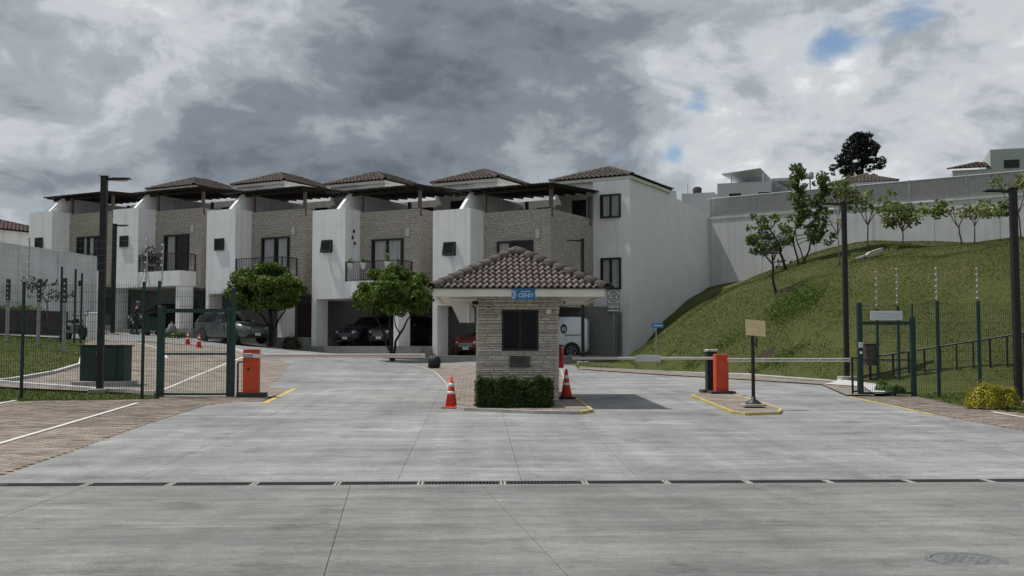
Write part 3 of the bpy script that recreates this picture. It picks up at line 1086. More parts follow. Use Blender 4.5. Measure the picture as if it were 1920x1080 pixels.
# ---- grass blades over the turf
def grass():
    rnd = np.random.default_rng(11)
    hard = [upper, ccw(PAVE_NEAR), ccw(PAVE_FAR), ccw(PAVE_RIGHT), ccw(PAVE_EDGE)]
    def ok(x, y):
        return not any(inside(p, x, y) for p in hard)
    def blades(name, pts, h, mat, lean=0.6):
        n = len(pts)
        v = np.empty((n, 3, 3))
        ang = rnd.uniform(0, 6.283, n)
        w = h * rnd.uniform(0.18, 0.35, n)
        hh = h * rnd.uniform(0.5, 1.4, n)
        side = np.stack([np.cos(ang), np.sin(ang), np.zeros(n)], 1) * w[:, None]
        tip = rnd.normal(size=(n, 3)) * lean
        tip[:, 2] = 1
        tip *= hh[:, None]
        v[:, 0] = pts - side
        v[:, 1] = pts + side
        v[:, 2] = pts + tip
        me = bpy.data.meshes.new(name)
        me.vertices.add(n * 3); me.vertices.foreach_set('co', v.reshape(-1))
        me.loops.add(n * 3); me.loops.foreach_set('vertex_index', np.arange(n * 3, dtype=np.int32))
        me.polygons.add(n)
        me.polygons.foreach_set('loop_start', np.arange(0, n * 3, 3, dtype=np.int32))
        me.polygons.foreach_set('loop_total', np.full(n, 3, dtype=np.int32))
        me.update(calc_edges=True)
        o = link(name, me, mat)
        o['kind'] = 'stuff'
        return o
    hill = []
    while len(hill) < 160000:
        Z = rnd.uniform(26.5, 58)
        X = rnd.uniform(2.5, 0.49 * Z + 1)
        x, y = CW(X, Z)
        if inside(HILL_POLY, x, y) and ok(x, y):
            hill.append((x, y, H(x, y) - 0.06))
    hill = np.array(hill)
    o = blades('grass', hill, 0.042, 'blade', 0.9)
    tag(o, 'mown green and straw-coloured grass covering the steep bank below the retaining wall', 'grass', None, 'stuff')
    fl = []
    flat_polys = [px2([(1720, 744), (1800, 760), (1920, 776), (2050, 790), (2050, 730), (1715, 735)]), px2([(1150, 693), (1400, 705), (1572, 718), (1590, 735), (1600, 700), (1400, 690), (1090, 684)]),
                  px2([(-60, 712), (20, 710), (100, 700), (150, 685), (156, 650), (60, 622), (-60, 616)]), px2([(-60, 750), (300, 747), (292, 739), (120, 728), (-60, 716)]),
                  px2([(308, 735), (360, 718), (372, 722), (330, 735)])]
    for poly in flat_polys:
        poly = ccw(poly)
        xs, ys = [p[0] for p in poly], [p[1] for p in poly]
        n = int(min(24000, 420 * abs(area(poly))))
        k = 0
        while k < n:
            x, y = rnd.uniform(min(xs), max(xs)), rnd.uniform(min(ys), max(ys))
            k += 1
            if inside(poly, x, y):
                fl.append((x, y, H(x, y) - 0.055))
    o = blades('grass', np.array(fl), 0.055, 'blade_lush', 0.6)
    tag(o, 'lush green lawn strips beside the kerbs and under the wire fences', 'grass', None, 'stuff')
grass()
# ================================================================== guard booth
def pitched_tile(w, l, amp, n=8, lift=0.042):
    """one wavy clay tile, lying in x (across) and y (up the slope); lower end at y=0"""
    mb = MB()
    top, bot = [], []
    th = 0.012
    for j, y in enumerate((0.0, l)):
        for i in range(n + 1):
            t = i / n
            z = amp * (0.5 - 0.5 * math.cos(2 * math.pi * t)) + (lift if j == 0 else 0.0)
            top.append(((t - 0.5) * w, y, z))
            bot.append(((t - 0.5) * w, y, z - th))
    k = n + 1
    vs = top + bot
    fs = []
    for i in range(n):
        fs.append((i, i + 1, k + i + 1, k + i))
        fs.append((2 * k + i, i, i + 1, 2 * k + i + 1)[::-1] if False else (2 * k + i + 1, i + 1, i, 2 * k + i))
    return vs, fs
def tile_plane(parent, mat, corner_l, corner_r, apex_l, apex_r, tw, tl, single, name='roof_tile', amp=None):
    """tiles over the sloping quad corner_l-corner_r (eave) up to apex_l-apex_r"""
    cl, c2, al, ar = (Vector(p) for p in (corner_l, corner_r, apex_l, apex_r))
    ex = (c2 - cl); width = ex.length; ex.normalize()
    up = (al + ar) / 2 - (cl + c2) / 2
    up = up - ex * up.dot(ex)
    slope = up.length; up.normalize()
    nz = ex.cross(up)
    rows = max(1, round(slope / tl))
    rl_ = slope / rows
    amp = amp or tw * 0.30
    vs, fs = pitched_tile(tw * 1.02, rl_ * 1.12, amp)
    me = None
    if single:
        me = MB().add(vs, fs).mesh(name); me.shade_smooth()
        me.materials.append(MATS[mat])
    rot = Matrix((ex, up, nz)).transposed()
    al_x = (al - cl).dot(ex); ar_x = (ar - cl).dot(ex)
    bulk = MB()
    for j in range(rows):
        y = j * rl_
        t = (y + rl_ * 0.55) / slope
        xa, xb = al_x * t, width + (ar_x - width) * t
        n0 = math.ceil((xa + tw * 0.1) / tw - 0.5); n1 = math.floor((xb - tw * 0.1) / tw - 0.5)
        for k in range(n0, n1 + 1):
            o = cl + ex * ((k + 0.5) * tw) + up * (y - 0.02) + nz * 0.004
            jr = random.uniform(-0.012, 0.012)
            if single:
                q = share(name, me, parent)
                q.matrix_local = Matrix.Translation(o) @ (rot @ Matrix.Rotation(jr, 3, 'Z')).to_4x4()
            else:
                bulk.add([o + rot @ Vector(v) for v in vs], fs)
    if not single and bulk.v:
        o = bulk.build(name + 's', mat, parent, True)
        o['kind'] = 'stuff'
def cap_run(parent, mat, a, b, length, rad, single, name='hip_tile', lift=0.0):
    """overlapping half-round tiles along a hip or ridge from a (low) to b (high)"""
    a, b = Vector(a), Vector(b)
    d = b - a
    n = max(1, round(d.length / length))
    st = d / n
    dn = d.normalized()
    side = dn.cross(Vector((0, 0, 1))).normalized()
    up = side.cross(dn)
    def seg():
        vs, fs = [], []
        K = 7
        L_ = st.length * 1.12
        for j, (y, r) in enumerate(((0, rad * 1.08), (L_, rad * 0.88))):
            for i in range(K):
                t = math.pi * i / (K - 1)
                vs.append((math.cos(t) * r, y, math.sin(t) * r * 0.9 - 0.02))
        for j, (y, r) in enumerate(((0, rad * 1.08 - 0.016), (L_, rad * 0.88 - 0.016))):
            for i in range(K):
                t = math.pi * i / (K - 1)
                vs.append((math.cos(t) * r, y, math.sin(t) * r * 0.9 - 0.02))
        for i in range(K - 1):
            fs.append((i, K + i, K + i + 1, i + 1))
            fs.append((2 * K + i, i, i + 1, 2 * K + i + 1))
        return vs, fs
    vs, fs = seg()
    rot = Matrix((side, dn, up)).transposed()
    bulk = MB()
    me = None
    if single:
        me = MB().add(vs, fs).mesh(name); me.shade_smooth()
        me.materials.append(MATS[mat])
    for k in range(n):
        o = a + st * k + up * (lift + 0.004)
        if single:
            q = share(name, me, parent)
            q.matrix_local = Matrix.Translation(o) @ rot.to_4x4()
        else:
            bulk.add([o + rot @ Vector(v) for v in vs], fs)
    if not single:
        o = bulk.build(name + 's', mat, parent, True)
        o['kind'] = 'stuff'

def framed_window(parent, x0, x1, z0, z1, y, mat='pane', frame=0.06, mull=1, depth=0.06, curtains=None, name='window', room=0.25, transom=None):
    """dark framed window in the plane y (outside is -y); returns it"""
    fr = MB()
    fr.box(x0, x1, y - depth, y + 0.04, z0, z0 + frame).box(x0, x1, y - depth, y + 0.04, z1 - frame, z1)
    fr.box(x0, x0 + frame, y - depth, y + 0.04, z0 + frame, z1 - frame).box(x1 - frame, x1, y - depth, y + 0.04, z0 + frame, z1 - frame)
    for i in range(mull):
        xm = x0 + (x1 - x0) * (i + 1) / (mull + 1)
        fr.box(xm - frame / 2, xm + frame / 2, y - depth + 0.008, y + 0.03, z0 + frame, z1 - frame)
    if transom:
        fr.box(x0 + frame, x1 - frame, y - depth + 0.01, y + 0.03, transom - 0.02, transom + 0.02)
    w = fr.build(name, 'frame_black', parent)
    n = mull + 1
    for i in range(n):
        a = x0 + (x1 - x0) * i / n + frame * 0.5
        b = x0 + (x1 - x0) * (i + 1) / n - frame * 0.5
        MB().add([(a, y - 0.015, z0 + frame * 0.5), (b, y - 0.015, z0 + frame * 0.5), (b, y - 0.015, z1 - frame * 0.5), (a, y - 0.015, z1 - frame * 0.5)], [(0, 1, 2, 3)]).build('pane', mat, w)
    if curtains:
        for (a, b) in curtains:
            mb = MB()
            K = 14
            vs = []
            for i in range(K + 1):
                xx = x0 + frame + (x1 - x0 - 2 * frame) * (a + (b - a) * i / K)
                yy = y + 0.05 + 0.018 * math.sin(i * 2.4)
                vs += [(xx, yy, z0 + frame), (xx, yy, z1 - frame)]
            mb.add(vs, [(2 * i, 2 * i + 2, 2 * i + 3, 2 * i + 1) for i in range(K)])
            mb.build('curtain', 'curtain', w)
    return w

BZ = 25.3                                            # wall front, forward distance
bx0 = (893 - 890) / F_PX * BZ; 
B_W = 1.92
b_c = P(971, 757, base_h)
bw_x = b_c.x
booth = empty('guard_booth', (bw_x, b_c.y, H(bw_x, b_c.y) + 0.04), 0, 'small stone-clad guard booth with a tiled hip roof between the two lanes', 'guard booth')
BD = 3.1            # wall depth
hw = B_W / 2
EAVE = 2.46         # underside of the overhang
WX0, WX1, WZ0, WZ1 = -0.375, 0.485, 1.20, 2.16       # service window opening
# structural core behind the stones, with the window opening left free
core = MB()
core.box(-hw + 0.03, WX0, 0.03, 0.20, 0, EAVE).box(WX1, hw - 0.03, 0.03, 0.20, 0, EAVE).box(WX0, WX1, 0.03, 0.20, 0, WZ0).box(WX0, WX1, 0.03, 0.20, WZ1, EAVE)
core.box(-hw + 0.03, -hw + 0.16, 0.20, BD, 0, EAVE).box(hw - 0.16, hw - 0.03, 0.20, BD, 0, EAVE).box(-hw + 0.16, hw - 0.16, BD - 0.15, BD, 0, EAVE)
core.build('wall', 'mortar_dark', booth)
MB().box(-hw + 0.17, hw - 0.17, 1.7, 1.74, 0.1, EAVE - 0.02).build('inner_wall', 'room_wall', booth)
MB().box(-hw + 0.17, hw - 0.17, 0.21, BD - 0.16, 0.02, 0.08).build('floor', 'room_wall', booth)
MB().box(0.10, 0.40, 1.60, 1.66, 1.35, 2.05).build('notice_board', 'light_grey', booth)
MB().box(-0.7, 0.7, 0.22, 0.75, 1.0, 1.04).build('counter', 'room_wall', booth)
wn = framed_window(booth, WX0, WX1, WZ0, WZ1, 0.07, 'booth_glass', 0.045, 1, 0.05)
# ledge stones, one by one on the face that is seen, in bulk on the flanks
stone_rnd = random.Random(21)
def ledge_face(place, width, height, holes, single, parent):
    bulk = MB()
    z = 0.0
    count = 0
    while z < height - 0.02:
        h = stone_rnd.choice((0.030, 0.038, 0.046, 0.055, 0.065))
        h = min(h, height - z)
        x = -width / 2 - stone_rnd.uniform(0, 0.02)
        while x < width / 2 - 0.01:
            w = stone_rnd.uniform(0.14, 0.42)
            x1 = min(x + w, width / 2)
            if width / 2 - x1 < 0.09:
                x1 = width / 2
            spans = [(max(x, -width / 2), x1)]
            for (a, b, c, d) in holes:
                if z + h > c + 0.005 and z < d - 0.005:
                    ns = []
                    for (p, q) in spans:
                        if q <= a or p >= b:
                            ns.append((p, q))
                        else:
                            if p < a: ns.append((p, a))
                            if q > b: ns.append((b, q))
                    spans = ns
            for (p, q) in spans:
                if q - p < 0.012:
                    continue
                pr = stone_rnd.uniform(0.002, 0.016)
                g_ = 0.001
                e = 0.006
                a_, b_, c_, d_ = p + g_, q - g_, z + g_, z + h - g_
                f0 = -pr - stone_rnd.uniform(0, 0.008)
                vs = [(a_, 0.035, c_), (b_, 0.035, c_), (b_, 0.035, d_), (a_, 0.035, d_),
                      (a_ + e, f0 - stone_rnd.uniform(-0.006, 0.006), c_ + e), (b_ - e, f0 - stone_rnd.uniform(-0.006, 0.006), c_ + e), (b_ - e, f0, d_ - e), (a_ + e, f0 + 0.004, d_ - e)]
                fs = [(4, 5, 6, 7), (0, 1, 5, 4), (1, 2, 6, 5), (2, 3, 7, 6), (3, 0, 4, 7)]
                vs = [place(v) for v in vs]
                if single and count < 298:
                    cxyz = Vector(vs[4])
                    o = MB().add([tuple(Vector(v) - cxyz) for v in vs], fs).build('stone', 'ledge_piece', parent)
                    o.location = cxyz
                    count += 1
                else:
                    bulk.add(vs, fs)
            x = x1
        z += h
    if bulk.v:
        bulk.build('stones', 'ledge_piece', parent)['kind'] = 'stuff'
PLQ = (-0.195, 0.275, 0.82, 1.075)
ledge_face(lambda v: v, B_W, EAVE, [(WX0, WX1, WZ0, WZ1)], True, booth)
ledge_face(lambda v: (hw - v[1] - 0.0, v[0] + BD / 2, v[2]), BD, EAVE, [], False, booth)
ledge_face(lambda v: (-hw + v[1] + 0.0, BD / 2 - v[0], v[2]), BD, EAVE, [], False, booth)
# overhanging eaves: white box soffit, then the tiled hip roof
EX, EY0, EY1 = 1.93, -0.98, BD + 0.36
ev = MB()
ev.box(-EX, EX, EY0, EY1, EAVE, EAVE + 0.06)
ev.box(-EX, EX, EY0 - 0.02, EY0 + 0.06, EAVE - 0.035, EAVE + 0.15).box(-EX, EX, EY1 - 0.06, EY1 + 0.02, EAVE - 0.035, EAVE + 0.15)
ev.box(-EX - 0.02, -EX + 0.06, EY0 + 0.06, EY1 - 0.06, EAVE - 0.035, EAVE + 0.15).box(EX - 0.06, EX + 0.02, EY0 + 0.06, EY1 - 0.06, EAVE - 0.035, EAVE + 0.15)
ev.build('eave', 'booth_fascia', booth)
RZ0, RISE = EAVE + 0.13, 1.03
ym = (EY0 + EY1) / 2
rdg = (EY1 - EY0) / 2 - EX
A1, A2 = Vector((0, ym - max(0.02, rdg), RZ0 + RISE)), Vector((0, ym + max(0.02, rdg), RZ0 + RISE))
o_ = 0.05
c00, c10, c11, c01 = (Vector(p) for p in ((-EX - o_, EY0 - o_, RZ0), (EX + o_, EY0 - o_, RZ0), (EX + o_, EY1 + o_, RZ0), (-EX - o_, EY1 + o_, RZ0)))
MB().add([c00, c10, c11, c01, A1, A2], [(0, 1, 4), (1, 2, 5, 4), (2, 3, 5), (3, 0, 4, 5)]).build('roof', 'mortar_dark', booth)
tile_plane(booth, 'booth_tile', c00, c10, A1, A1, 0.146, 0.255, True, amp=0.062)
tile_plane(booth, 'booth_tile', c10, c11, A1, A2, 0.146, 0.25, False)
tile_plane(booth, 'booth_tile', c11, c01, A2, A2, 0.146, 0.25, False)
tile_plane(booth, 'booth_tile', c01, c00, A2, A1, 0.146, 0.25, False)
for a, b in ((c00, A1), (c10, A1)):
    cap_run(booth, 'hip_tile', a, b, 0.32, 0.145, True, lift=0.035)
for a, b in ((c11, A2), (c01, A2)):
    cap_run(booth, 'hip_tile', a, b, 0.27, 0.105, False, lift=0.03)
cap_run(booth, 'hip_tile', A1 + Vector((0, -0.12, 0)), A2 + Vector((0, 0.12, 0)), 0.27, 0.105, False, 'ridge_tile', lift=0.03)
MB().tube([c10 + Vector((0.03, -0.02, 0.06)), c10 + Vector((0.10, -0.05, 0.10)), c10 + Vector((0.16, -0.06, 0.02))], 0.022, 6).build('cable', 'black_rubber', booth)
# what hangs on the booth
sign = empty('booth_sign', booth.location + Vector((0.085, EY0 - 0.035, EAVE - 0.11)), 0, 'small blue name board fixed to the eave of the guard booth', 'sign')
MB().cham(-0.26, 0.26, -0.012, 0.012, 0, 0.255, 0.004).build('board', 'blue_sign', sign)
for body, size, dx, dz in (('ANDARES', 0.052, 0.05, 0.185), ('CENIT', 0.125, 0.06, 0.095)):
    q = link('lettering', text_mesh(body, size), 'sign_text', sign); q.rotation_euler = (math.pi / 2, 0, 0); q.location = (dx, -0.0145, dz)
lg = MB()
for i in range(5):
    for j in range(3):
        if (i + j) % 3 != 2:
            lg.box(-0.245 + j * 0.028, -0.223 + j * 0.028, -0.0155, -0.013, 0.03 + i * 0.04, 0.06 + i * 0.04)
lg.build('emblem', 'sign_text', sign)
pl = empty('wall_plaque', booth.location + Vector((0.04, -0.04, 0.82)), 0, 'dull metal plaque with dark letters under the booth window', 'plaque')
MB().cham(-0.235, 0.235, -0.012, 0.01, 0, 0.255, 0.004).build('plate', 'plaque', pl)
q = link('lettering', text_mesh('CAV', 0.15, bold=0.004), 'plaque_ink', pl); q.rotation_euler = (math.pi / 2, 0, 0); q.location = (-0.03, -0.0145, 0.14)
# lamps, camera, speaker
for (x, z, lab) in ((-0.70, 2.22, 'small white wall lamp high on the left of the booth front'), (0.72, 2.12, 'round white wall lamp beside the booth window')):
    t = empty('wall_lamp', booth.location + Vector((x, -0.04, z)), 0, lab, 'lamp')
    if x < 0:
        MB().cham(-0.055, 0.055, -0.05, 0.012, -0.06, 0.06, 0.01).build('housing', 'light_grey', t)
        MB().lathe([(0.03, -0.058), (0.03, -0.05)], 14, axis='y').build('lens', 'black_metal', t)
    else:
        MB().lathe([(0.03, -0.075), (0.06, -0.06), (0.066, -0.02), (0.066, 0.012)], 18, axis='y').build('globe', 'white_paint', t, True)
        MB().lathe([(0.075, -0.008), (0.075, 0.012)], 18, axis='y').build('housing', 'light_grey', t)
for (x, lab, s_) in ((-0.98, 'security camera on a bracket at the left corner of the booth', -1), (1.02, 'small white security camera at the right corner of the booth', 1)):
    t = empty('security_camera', booth.location + Vector((x, -0.10, 2.32)), s_ * 0.4, lab, 'camera')
    MB().box(-0.02, 0.02, 0.0, 0.13, 0.05, 0.09).box(-0.03, 0.03, -0.02, 0.02, 0.09, 0.14).build('bracket', 'light_grey', t)
    MB().lathe([(0.03, -0.16), (0.045, -0.155), (0.045, 0.04), (0.03, 0.05)], 12, axis='y').build('housing', 'light_grey' if s_ > 0 else 'black_metal', t, True)
    MB().lathe([(0.028, -0.166), (0.03, -0.158)], 12, axis='y').build('lens', 'black_metal', t)
# white equipment box with a pole on the left flank, under the overhang
eq = empty('equipment_box', booth.location + Vector((-1.22, 0.6, 1.86)), 0, 'pale tapering equipment box hung under the left overhang of the booth', 'equipment box')
MB().prism([(-0.40, 0.53), (0.20, 0.53), (0.20, 0.02), (-0.16, 0.02)], -0.2, 0.2, 'y').build('housing', 'fascia', eq, fix=True)
MB().tube([(0.06, -0.24, 0.0), (0.06, -0.24, 0.45)], 0.03, 8).tube([(0.06, -0.24, 0.22), (0.06, -0.19, 0.22)], 0.015, 6).build('pipe', 'white_paint', eq)
MB().tube([(0.15, -0.21, 0.42), (0.24, -0.28, 0.30), (0.27, -0.30, 0.0), (0.28, -0.30, -0.25)], 0.014, 6).build('cable', 'black_rubber', eq)

# ---- hedge in front of the booth
hd = P(965, 770, base_h)
def hedge_leaves(x, y, z, n, seed, size, bulge=0.05):
    r = np.random.default_rng(seed)
    pts = []
    for _ in range(n):
        f = r.integers(0, 10)
        p = np.array([r.uniform(-x, x), r.uniform(-y, y), r.uniform(0.02, z)])
        if f < 4: p[1] = -y + abs(r.normal(0, 0.05)) - 0.02
        elif f < 6: p[2] = z - abs(r.normal(0, 0.04)) + 0.02
        elif f < 8: p[0] = (x if r.random() < 0.5 else -x) + r.normal(0, 0.03)
        bump = 0.035 * math.sin(p[0] * 9 + p[2] * 4) + 0.025 * math.sin(p[0] * 23 + 1.3)
        p[1] += bump * (1 if f < 4 else 0)
        p[2] += bump * 0.8 * (1 if 4 <= f < 6 else 0)
        pts.append(p)
    return pts
hedge = empty('hedge', (hd.x + 0.0, hd.y + 0.36, H(hd.x, hd.y + 0.4) + 0.06), 0, 'clipped dark green box hedge along the foot of the guard booth', 'hedge')
link('foliage', leaves_mesh('foliage', hedge_leaves(0.80, 0.34, 0.60, 9000, 5, 0.035), 0.034, 3, 0.2), 'leaf_hedge', hedge)
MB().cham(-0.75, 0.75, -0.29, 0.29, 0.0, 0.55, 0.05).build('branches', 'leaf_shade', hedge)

# ---- traffic cones
def cone(px, py, label, h=0.70, grp='traffic cones', lean=0.0, fn=base_h, lift=0.0):
    p = P(px, py, fn)
    t = empty('traffic_cone', (p.x, p.y, H(p.x, p.y) + lift), random.uniform(-0.5, 0.5), label, 'traffic cone', grp)
    s_ = h / 0.70
    MB().cham(-0.18 * s_, 0.18 * s_, -0.18 * s_, 0.18 * s_, 0, 0.035 * s_, 0.015).build('base', 'black_rubber' if 'black base' in label else 'cone_orange', t)
    prof = lambda z: (0.135 - 0.107 * z / 0.665) * s_
    def ring(z0, z1, e):
        return [(prof(z0) + e, z0 * s_ + 0.035 * s_), (prof(z1) + e, z1 * s_ + 0.035 * s_)]
    MB().lathe(ring(0, 0.665, 0) + [(0.012 * s_, 0.672 * s_ + 0.03 * s_)], 20).build('body', 'cone_orange', t, True)
    for z0, z1 in ((0.28, 0.34), (0.44, 0.52)):
        MB().lathe(ring(z0, z1, 0.003), 20).build('band', 'white_paint', t, True)
    return t
cone(846, 765, 'orange cone with white bands on the concrete left of the booth hedge')
cone(1062, 752, 'orange cone with white bands and black base at the right side of the booth', fn=base_h, lift=0.07)
cone(352, 647, 'orange cone beside the rear wheel of the silver car', 0.62)
cone(373, 652, 'orange cone beside the front door of the silver car', 0.62)

# ---- barriers
def barrier(px, py, label, w, d, h, body_mat, group):
    p = P(px, py, base_h)
    t = empty('boom_barrier', (p.x, p.y, H(p.x, p.y) + 0.07), 0, label, 'barrier', group)
    MB().box(-w / 2 - 0.14, w / 2 + 0.17, -d / 2 - 0.08, d / 2 + 0.12, -0.12, 0.035).build('plinth', 'asphalt_dark', t)
    cb_ = MB().cham(-w / 2, w / 2, -d / 2, d / 2, 0.035, h, 0.012).build('cabinet', body_mat, t)
    dr_ = MB().cham(-w / 2 + 0.03, w / 2 - 0.03, -d / 2 - 0.006, -d / 2 - 0.001, 0.10, h - 0.16, 0.002).build('door', body_mat, cb_)
    return t
bl = barrier(471, 744, 'orange barrier cabinet with its boom down across the entry lane beside the side gate', 0.37, 0.36, 1.10, 'orange', 'boom barriers at the gate')
MB().cham(-0.19, 0.19, -0.19, 0.19, 1.10, 1.135, 0.012).build('lid', 'orange', bl)
MB().lathe([(0.035, -0.19), (0.035, -0.178)], 14, at=(-0.045, 0, 0.64), axis='y').build('lock', 'black_rubber', bl)
MB().cham(-0.16, 0.07, -0.25, -0.185, 0.92, 1.03, 0.008).build('bracket', 'galvanised', bl)
MB().cham(0.05, 4.42, -0.235, -0.195, 0.92, 1.02, 0.01).build('boom', 'boom_white', bl)
MB().box(0.4, 4.3, -0.2365, -0.235, 0.975, 0.998).build('reflector_strip', 'boom_red', bl)
br = barrier(1352, 741, 'orange barrier cabinet on the yellow-edged island with a thin boom to the right gate', 0.33, 0.34, 1.00, 'orange', 'boom barriers at the gate')
MB().cham(0.13, 3.36, -0.20, -0.172, 0.80, 0.835, 0.008).cham(0.13, 3.36, -0.20, -0.172, 0.865, 0.895, 0.008).build('boom', 'boom_white', br)
st = MB()
for i in range(6):
    st.tube([(0.5 + i * 0.5, -0.186, 0.83), (0.62 + i * 0.5, -0.186, 0.87)], 0.008, 5)
st.build('strut', 'boom_white', br)
bd = barrier(1341, 739, 'dark barrier cabinet with a grey cap behind the orange one, boom to the booth', 0.25, 0.32, 1.05, 'black_metal', 'boom barriers at the gate')
bd.location.y += 0.40
bd.location.x -= 0.02
MB().cham(-0.15, 0.17, -0.18, 0.18, 1.05, 1.12, 0.03).build('lid', 'galvanised', bd)
MB().cham(-3.75, 0.1, -0.235, -0.195, 0.84, 0.91, 0.01).build('boom', 'boom_white', bd)
MB().cham(-2.06, -1.40, -0.252, -0.236, 0.79, 0.96, 0.004).build('notice_plate', 'white_plate', bd)

# ---- reader post
rp = P(1413, 768, base_h)
post = empty('reader_post', (rp.x, rp.y, H(rp.x, rp.y) + 0.08), 0, 'black post with a tilted tan board standing on the yellow-edged island', 'post')
MB().cham(-0.24, 0.24, -0.20, 0.20, 0, 0.05, 0.01).build('footing', 'kerb', post)
MB().lathe([(0.19, 0.05), (0.17, 0.075), (0.05, 0.15), (0.045, 0.2)], 20).build('base', 'black_metal', post, True)
MB().tube([(0, 0, 0.15), (0, 0, 1.55)], 0.04, 10).build('pole', 'black_metal', post)
MB().tube([(0.02, 0, 1.40), (0.10, 0.02, 1.28), (0.09, 0.03, 1.50)], 0.018, 6).build('cable', 'black_rubber', post)
rot = Matrix.Rotation(R(-28), 3, 'X') @ Matrix.Rotation(R(6), 3, 'Y')
MB().box(-0.215, 0.215, -0.02, 0.02, 0.0, 0.40, rot, (0.06, -0.03, 1.53)).build('board', 'tan_board', post)

# ---- black bag on the island, extinguisher by the booth
bg = P(814, 693, base_h)
bag = empty('bag', (bg.x, bg.y, H(bg.x, bg.y) + 0.06), 0.2, 'bulging black bag standing on the bricks near the tip of the left boom', 'bag')
bm = MB()
prof = [(0.18, 0.0), (0.23, 0.05), (0.245, 0.25), (0.22, 0.40), (0.12, 0.47), (0.03, 0.48)]
bm.lathe(prof, 22)
bm.v = [(x * (1 + 0.10 * math.sin(5 * math.atan2(y, x) + z * 9)), y * (0.85 + 0.08 * math.sin(3 * math.atan2(y, x))), z * (1 + 0.06 * math.sin(4 * x * 9))) for x, y, z in bm.v]
bm.build('body', 'bag_black', bag, True)
MB().tube([(-0.07, 0, 0.44), (-0.06, 0, 0.53), (0.05, 0, 0.54), (0.07, 0, 0.45)], 0.018, 6).build('handle', 'bag_black', bag)
ex = P(1049, 712, base_h)
fe = empty('fire_extinguisher', booth.location + Vector((1.06, 0.9, 0.78)), 0, 'dark red fire extinguisher hung on the side wall of the booth', 'fire extinguisher')
MB().lathe([(0.085, 0.0), (0.095, 0.02), (0.095, 0.42), (0.06, 0.50), (0.03, 0.53)], 18).build('cylinder', 'ext_red', fe, True)
MB().box(-0.02, 0.02, -0.09, 0.04, 0.53, 0.57).tube([(0, -0.03, 0.55), (0, -0.13, 0.46), (0, -0.13, 0.2)], 0.014, 6).build('valve', 'black_metal', fe)
MB().box(-0.12, -0.08, -0.05, 0.05, 0.2, 0.3).build('bracket', 'black_metal', fe)

# ================================================================== fences and side gates
FZ = P(297, 744, base_h).y
def wire_panel(parent, x0, x1, z0, z1, y, fn_z=None, pitch=0.058, r=0.0032, beams=(), name='mesh_panel'):
    mb = MB()
    n = max(1, int((x1 - x0) / pitch))
    for i in range(n + 1):
        x = x0 + (x1 - x0) * i / n
        zb = z0 + (fn_z(x) if fn_z else 0)
        mb.box(x - r, x + r, y - r, y + r, zb, z1)
    z = z0 + 0.05
    while z < z1:
        mb.box(x0, x1, y + r, y + 3 * r, z - r, z + r)
        z += 0.25
    o = mb.build(name, 'green_wire', parent)
    o['kind'] = 'stuff'
    return o
def mast(parent, x, y, z0, z1, n=6, name='insulator_mast', lean=0.0):
    m_ = MB().tube([(x, y, z0), (x + lean, y, z1)], 0.016, 6).build(name, 'galvanised', parent)
    for i in range(n):
        t = (i + 0.7) / n
        MB().lathe([(0.012, 0), (0.030, 0.008), (0.018, 0.02), (0.030, 0.032), (0.012, 0.04)], 8, at=(x + lean * t - 0.03, y - 0.02, z0 + (z1 - z0) * t)).build('insulator', 'white_paint', m_, True)
    return m_
def fence_post(parent, x, y, z, h, w=0.06, cap=True):
    mb = MB().cham(x - w / 2, x + w / 2, y - w / 2, y + w / 2, z - 0.1, z + h, 0.006)
    if cap:
        mb.box(x - w / 2 - 0.006, x + w / 2 + 0.006, y - w / 2 - 0.006, y + w / 2 + 0.006, z + h, z + h + 0.02)
    return mb.build('post', 'green_metal', parent)
def px_x(px, y):
    """world x of a pixel column on the plane at world y (near the horizon)"""
    d = RAY(px, HORIZON)
    return d.x * y / d.y
fl = empty('wire_fence', (0, FZ, 0), 0, 'green welded wire fence in front of the transformer and the grass mound', 'fence')
fz = lambda x: H(x, FZ)
LP = [px_x(x, FZ) for x in (-190, 42, 268, 297)]
for x in LP:
    fence_post(fl, x, 0, fz(x), 2.90 if x != LP[3] else 2.92, 0.07)
for a, b in zip(LP[:-1], LP[1:]):
    wire_panel(fl, a + 0.04, b - 0.04, 0.02, fz(LP[1]) + 2.86, 0.0, lambda x: fz(x))
mast(fl, px_x(50, FZ), 0, fz(LP[1]) + 2.85, fz(LP[1]) + 4.05, 6)
mast(fl, px_x(271, FZ), 0, fz(LP[2]) + 2.85, fz(LP[2]) + 4.05, 6, lean=0.03)
mast(fl, px_x(301, FZ), 0, fz(LP[3]) + 2.85, fz(LP[3]) + 3.9, 6, lean=0.03)
MB().tube([(px_x(259, FZ), 0, fz(LP[2]) + 2.85), (px_x(271, FZ), 0, fz(LP[2]) + 3.35)], 0.008, 5).tube([(px_x(279, FZ), 0, fz(LP[2]) + 2.85), (px_x(271, FZ), 0, fz(LP[2]) + 3.35)], 0.008, 5).build('brace', 'galvanised', fl)
w_ = MB()
for i in range(6):
    z = fz(LP[1]) + 3.0 + i * 0.19
    w_.tube([(LP[0], -0.05, z), (px_x(50, FZ), -0.05, z), (px_x(271, FZ) + 0.02, -0.05, z + 0.02), (px_x(301, FZ) + 0.02, -0.05, z + 0.02)], 0.0022, 4)
w_.build('live_wire', 'galvanised', fl)['kind'] = 'stuff'

